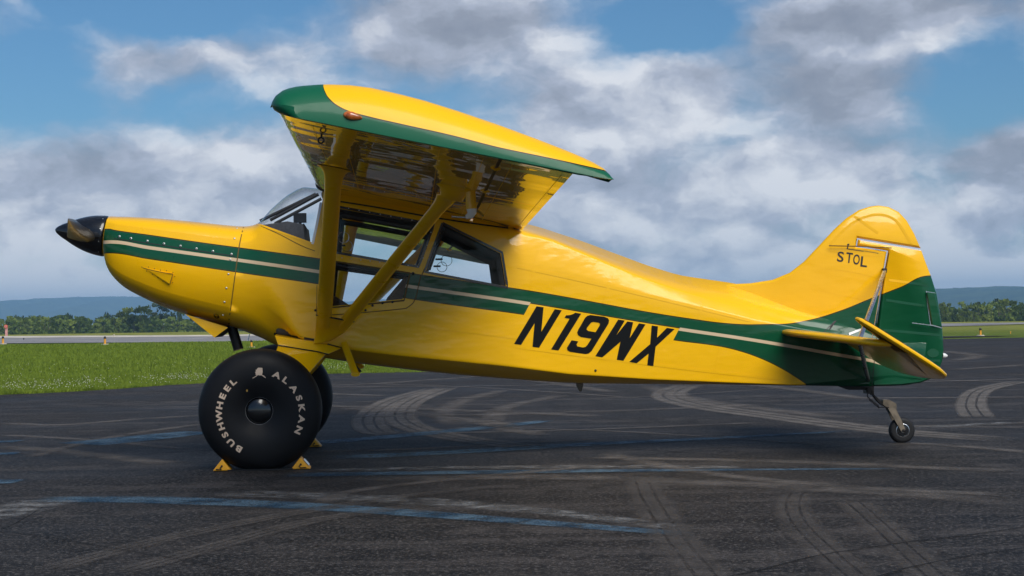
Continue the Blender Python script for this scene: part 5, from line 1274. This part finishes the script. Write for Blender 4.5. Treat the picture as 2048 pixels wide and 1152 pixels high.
up_ = Vector((0, 0, 1)); up_ = (up_ - ax * up_.dot(ax)).normalized()
for side in (-1, 1):
    rings = []
    for r_, ch_, th_, tw_ in ((.08, .10, .07, 62), (.20, .15, .045, 48), (.40, .175, .026, 34), (.62, .170, .017, 20), (.82, .155, .012, 12), (.95, .145, .009, 6), (.985, .135, .006, 5)):
        a_ = math.radians(tw_); cd = up_ * math.cos(a_) - ax * math.sin(a_); td = cd.cross(Vector((0, side, 0))).normalized()
        rings.append([hubc + Vector((0, side * r_, 0)) + cd * (ch_ / 2 * math.cos(t)) + td * (th_ / 2 * math.sin(t)) for t in [2 * math.pi * k / 24 for k in range(24)]])
    V, F = loft(rings); mobj('blade', V, F, m_blade2, prop, angle=50)
lathe('nose_bowl', [(rb * .98, 0), (rb * 1.01, .02), (rb * 1.03, .07), (.1, .08)], tipP + ax * (L + .012), ax, m_yel, cowling, 48, angle=60)
for k in range(10):
    a_ = k * 2 * math.pi / 10; e1 = up_ * math.cos(a_) + Vector((0, 1, 0)) * math.sin(a_)
    o = tube('spinner_screw', [tipP + ax * (L - .02) + e1 * (rb * .985), tipP + ax * (L - .02) + e1 * (rb * .985 + .004)], .004, m_scr, prop, 6)
# cooling-air lip and exhaust under the cowling
A_, B_, C_ = loc(370, 628, .30), loc(429, 675, .30), loc(456, 655, .30)
V = [A_, B_, C_]; Q = [Vector((p.x, .30, p.z)) for p in V]
mobj('cowl_flap', V + Q + [], [(0, 1, 2), (5, 4, 3), (0, 3, 4, 1)], [m_yel], cowling, smooth=False, fix=False)
V = [B_ + Vector((-.004, .004, 0)), C_ + Vector((-.004, .004, 0)), C_ + Vector((-.10, .05, .05)), B_ + Vector((-.10, .05, .06))]
mobj('cowl_outlet', [B_ + Vector((.002, -.001, 0)), C_ + Vector((.002, -.001, 0)), Vector((C_.x, .3, C_.z)), Vector((B_.x, .3, B_.z))], [(0, 1, 2, 3)], m_dark, cowling, smooth=False)
V, F = tube_geo([loc(462, 650, .12), loc(470, 675, .12), loc(477, 699, .12)], .040, 18); mobj('exhaust_pipe', V[:], F, m_steel, plane)
lathe('exhaust_mouth', [(.041, -.004), (.041, .003), (.034, .003), (.034, -.03), (.002, -.03)], loc(477, 699, .12), loc(477, 699, .12) - loc(470, 675, .12), simple('burnt_lip', (.12, .07, .055), .7), plane, 18)
tube('drain_tube', [loc(499, 668, .2), loc(496, 682, .2)], .004, m_alu, plane, 5)
tube('belly_antenna', [loc(700, 722, .0), loc(722, 744, .0)], [(.018, .006), (.010, .004)], m_dark, plane, 6, axis=(1, 0, 0))
# latch rings on the panes
for (x, y) in ((893, 521), (884, 534)):
    V, F = torus_geo(hit(B_BODY, x, y, .004), (0, 1, 0), .042 if y < 530 else .038, .0022, 24, 5); mobj('vent_ring', V, F, m_dark, fuselage)
for (x, y) in ((687, 475), (694, 492)):
    V, F = torus_geo(hit(B_BODY, x, y, .004), (0, 1, 0), .042, .0022, 24, 5); mobj('vent_ring', V, F, m_alu, fuselage)
for (x, y) in ((878, 518.5), (874, 532.5), (679, 475), (684, 491)):
    p = hit(B_BODY, x, y, .005); V, F = box_geo(p, .055, .006, .014); mobj('vent_catch', V, F, m_dark, fuselage, smooth=False)

# ================================================================ chocks
m_chock = simple('chock_yellow', (0.78, 0.36, 0.015), .55, var=.12, scale=14, bump=.1)
def chock(xl, xr, pyb, h_px, wnear, depth, label, facing, label_patch=False):
    a = loc(xl, pyb, wnear); c = loc(xr, pyb, wnear); w_ = abs(c.x - a.x); h_ = h_px / FP * (DIST - wnear)
    r0 = empty('wheel_chock', plane.matrix_basis @ Vector((0, 0, 0)), 0)
    base = Matrix.Translation((0, DIST, 0)) @ Matrix.Rotation(YAW, 4, 'Z')
    wp = base @ Vector(((a.x + c.x) / 2, -wnear + depth / 2, 0)); r0.location = (wp.x, wp.y, .004); r0.rotation_euler = (0, 0, YAW)
    tag(r0, label, 'wheel chock', 'wheel chocks')
    tri = [(-w_ / 2, 0), (w_ / 2, 0), (w_ * (.5 - .52) if facing == 0 else 0 + .02 * facing * w_, h_)]
    V = [(x, -depth / 2, z) for x, z in tri] + [(x, depth / 2, z) for x, z in tri]; F = [(0, 1, 2), (5, 4, 3), (0, 3, 4, 1), (1, 4, 5, 2), (2, 5, 3, 0)]
    o = mobj('block', V, F, m_chock, r0, smooth=False); bv = o.modifiers.new('b', 'BEVEL'); bv.width = .006; bv.segments = 2
    tube('rope', [(.0, -depth / 2 - .004, h_ * .38), (-.012, -depth / 2 - .018, h_ * .25), (.0, -depth / 2 - .02, h_ * .12), (.04 * -facing if facing else .03, -depth / 2 - .012, .012)], .004, m_blackp, r0, 6)
    lathe('rope_hole', [(.008, 0), (.008, .001)], (0, -depth / 2 - .0005, h_ * .4), (0, -1, 0), m_blackp, r0, 10)
    if label_patch:
        n_ = Vector((h_, 0, w_ / 2)).normalized(); t_ = Vector((w_ / 2, 0, -h_)).normalized(); c_ = Vector((w_ * .26, 0, h_ * .5)) + n_ * .004; lw, lh = depth * .86, w_ * .40
        yv = Vector((0, 1, 0))
        lab = mobj('warning_label', [c_ - yv * lw/2 - t_ * lh/2, c_ + yv * lw/2 - t_ * lh/2, c_ + yv * lw/2 + t_ * lh/2, c_ - yv * lw/2 + t_ * lh/2], [(0, 1, 2, 3)], m_wht, r0, smooth=False)
    return r0
ch1 = chock(425, 462, 938, 23, 1.16, .16, 'yellow wedge chock in front of the near main wheel, nose side', 1)
ch2 = chock(582, 621, 936, 23, 1.16, .16, 'yellow wedge chock with a white label behind the near main wheel', -1, True)
ch3 = chock(614, 643, 898, 17, -.86, .16, 'yellow wedge chock beside the far main wheel, mostly hidden by the near tyre', -1)
tube('chock_rope', [Vector((ch1.location.x + .05, ch1.location.y - .09, .008)), Vector(((ch1.location.x + ch2.location.x) / 2, ch1.location.y - .10, .007)), Vector((ch2.location.x - .05, ch2.location.y - .09, .008))], .005, m_blackp, None, 6)
tag(bpy.data.objects['chock_rope'], 'thin black rope on the asphalt joining the two chocks of the near wheel', 'rope')
# air
m_haze = bpy.data.materials.new('haze'); m_haze.use_nodes = True; hn = NT(m_haze.node_tree); m_haze.node_tree.nodes.clear()
pv = hn.node('ShaderNodeVolumePrincipled'); pv.inputs['Color'].default_value = (0.38, 0.67, 1.0, 1); pv.inputs['Density'].default_value = 2.0e-4; pv.inputs['Anisotropy'].default_value = 0.0
ho = hn.node('ShaderNodeOutputMaterial'); hn.l.new(pv.outputs[0], ho.inputs['Volume'])
V, F = box_geo((0, 3900, 30), 18500, 8400, 190)
tag(mobj('haze', V, F, m_haze, smooth=False), kind='stuff')
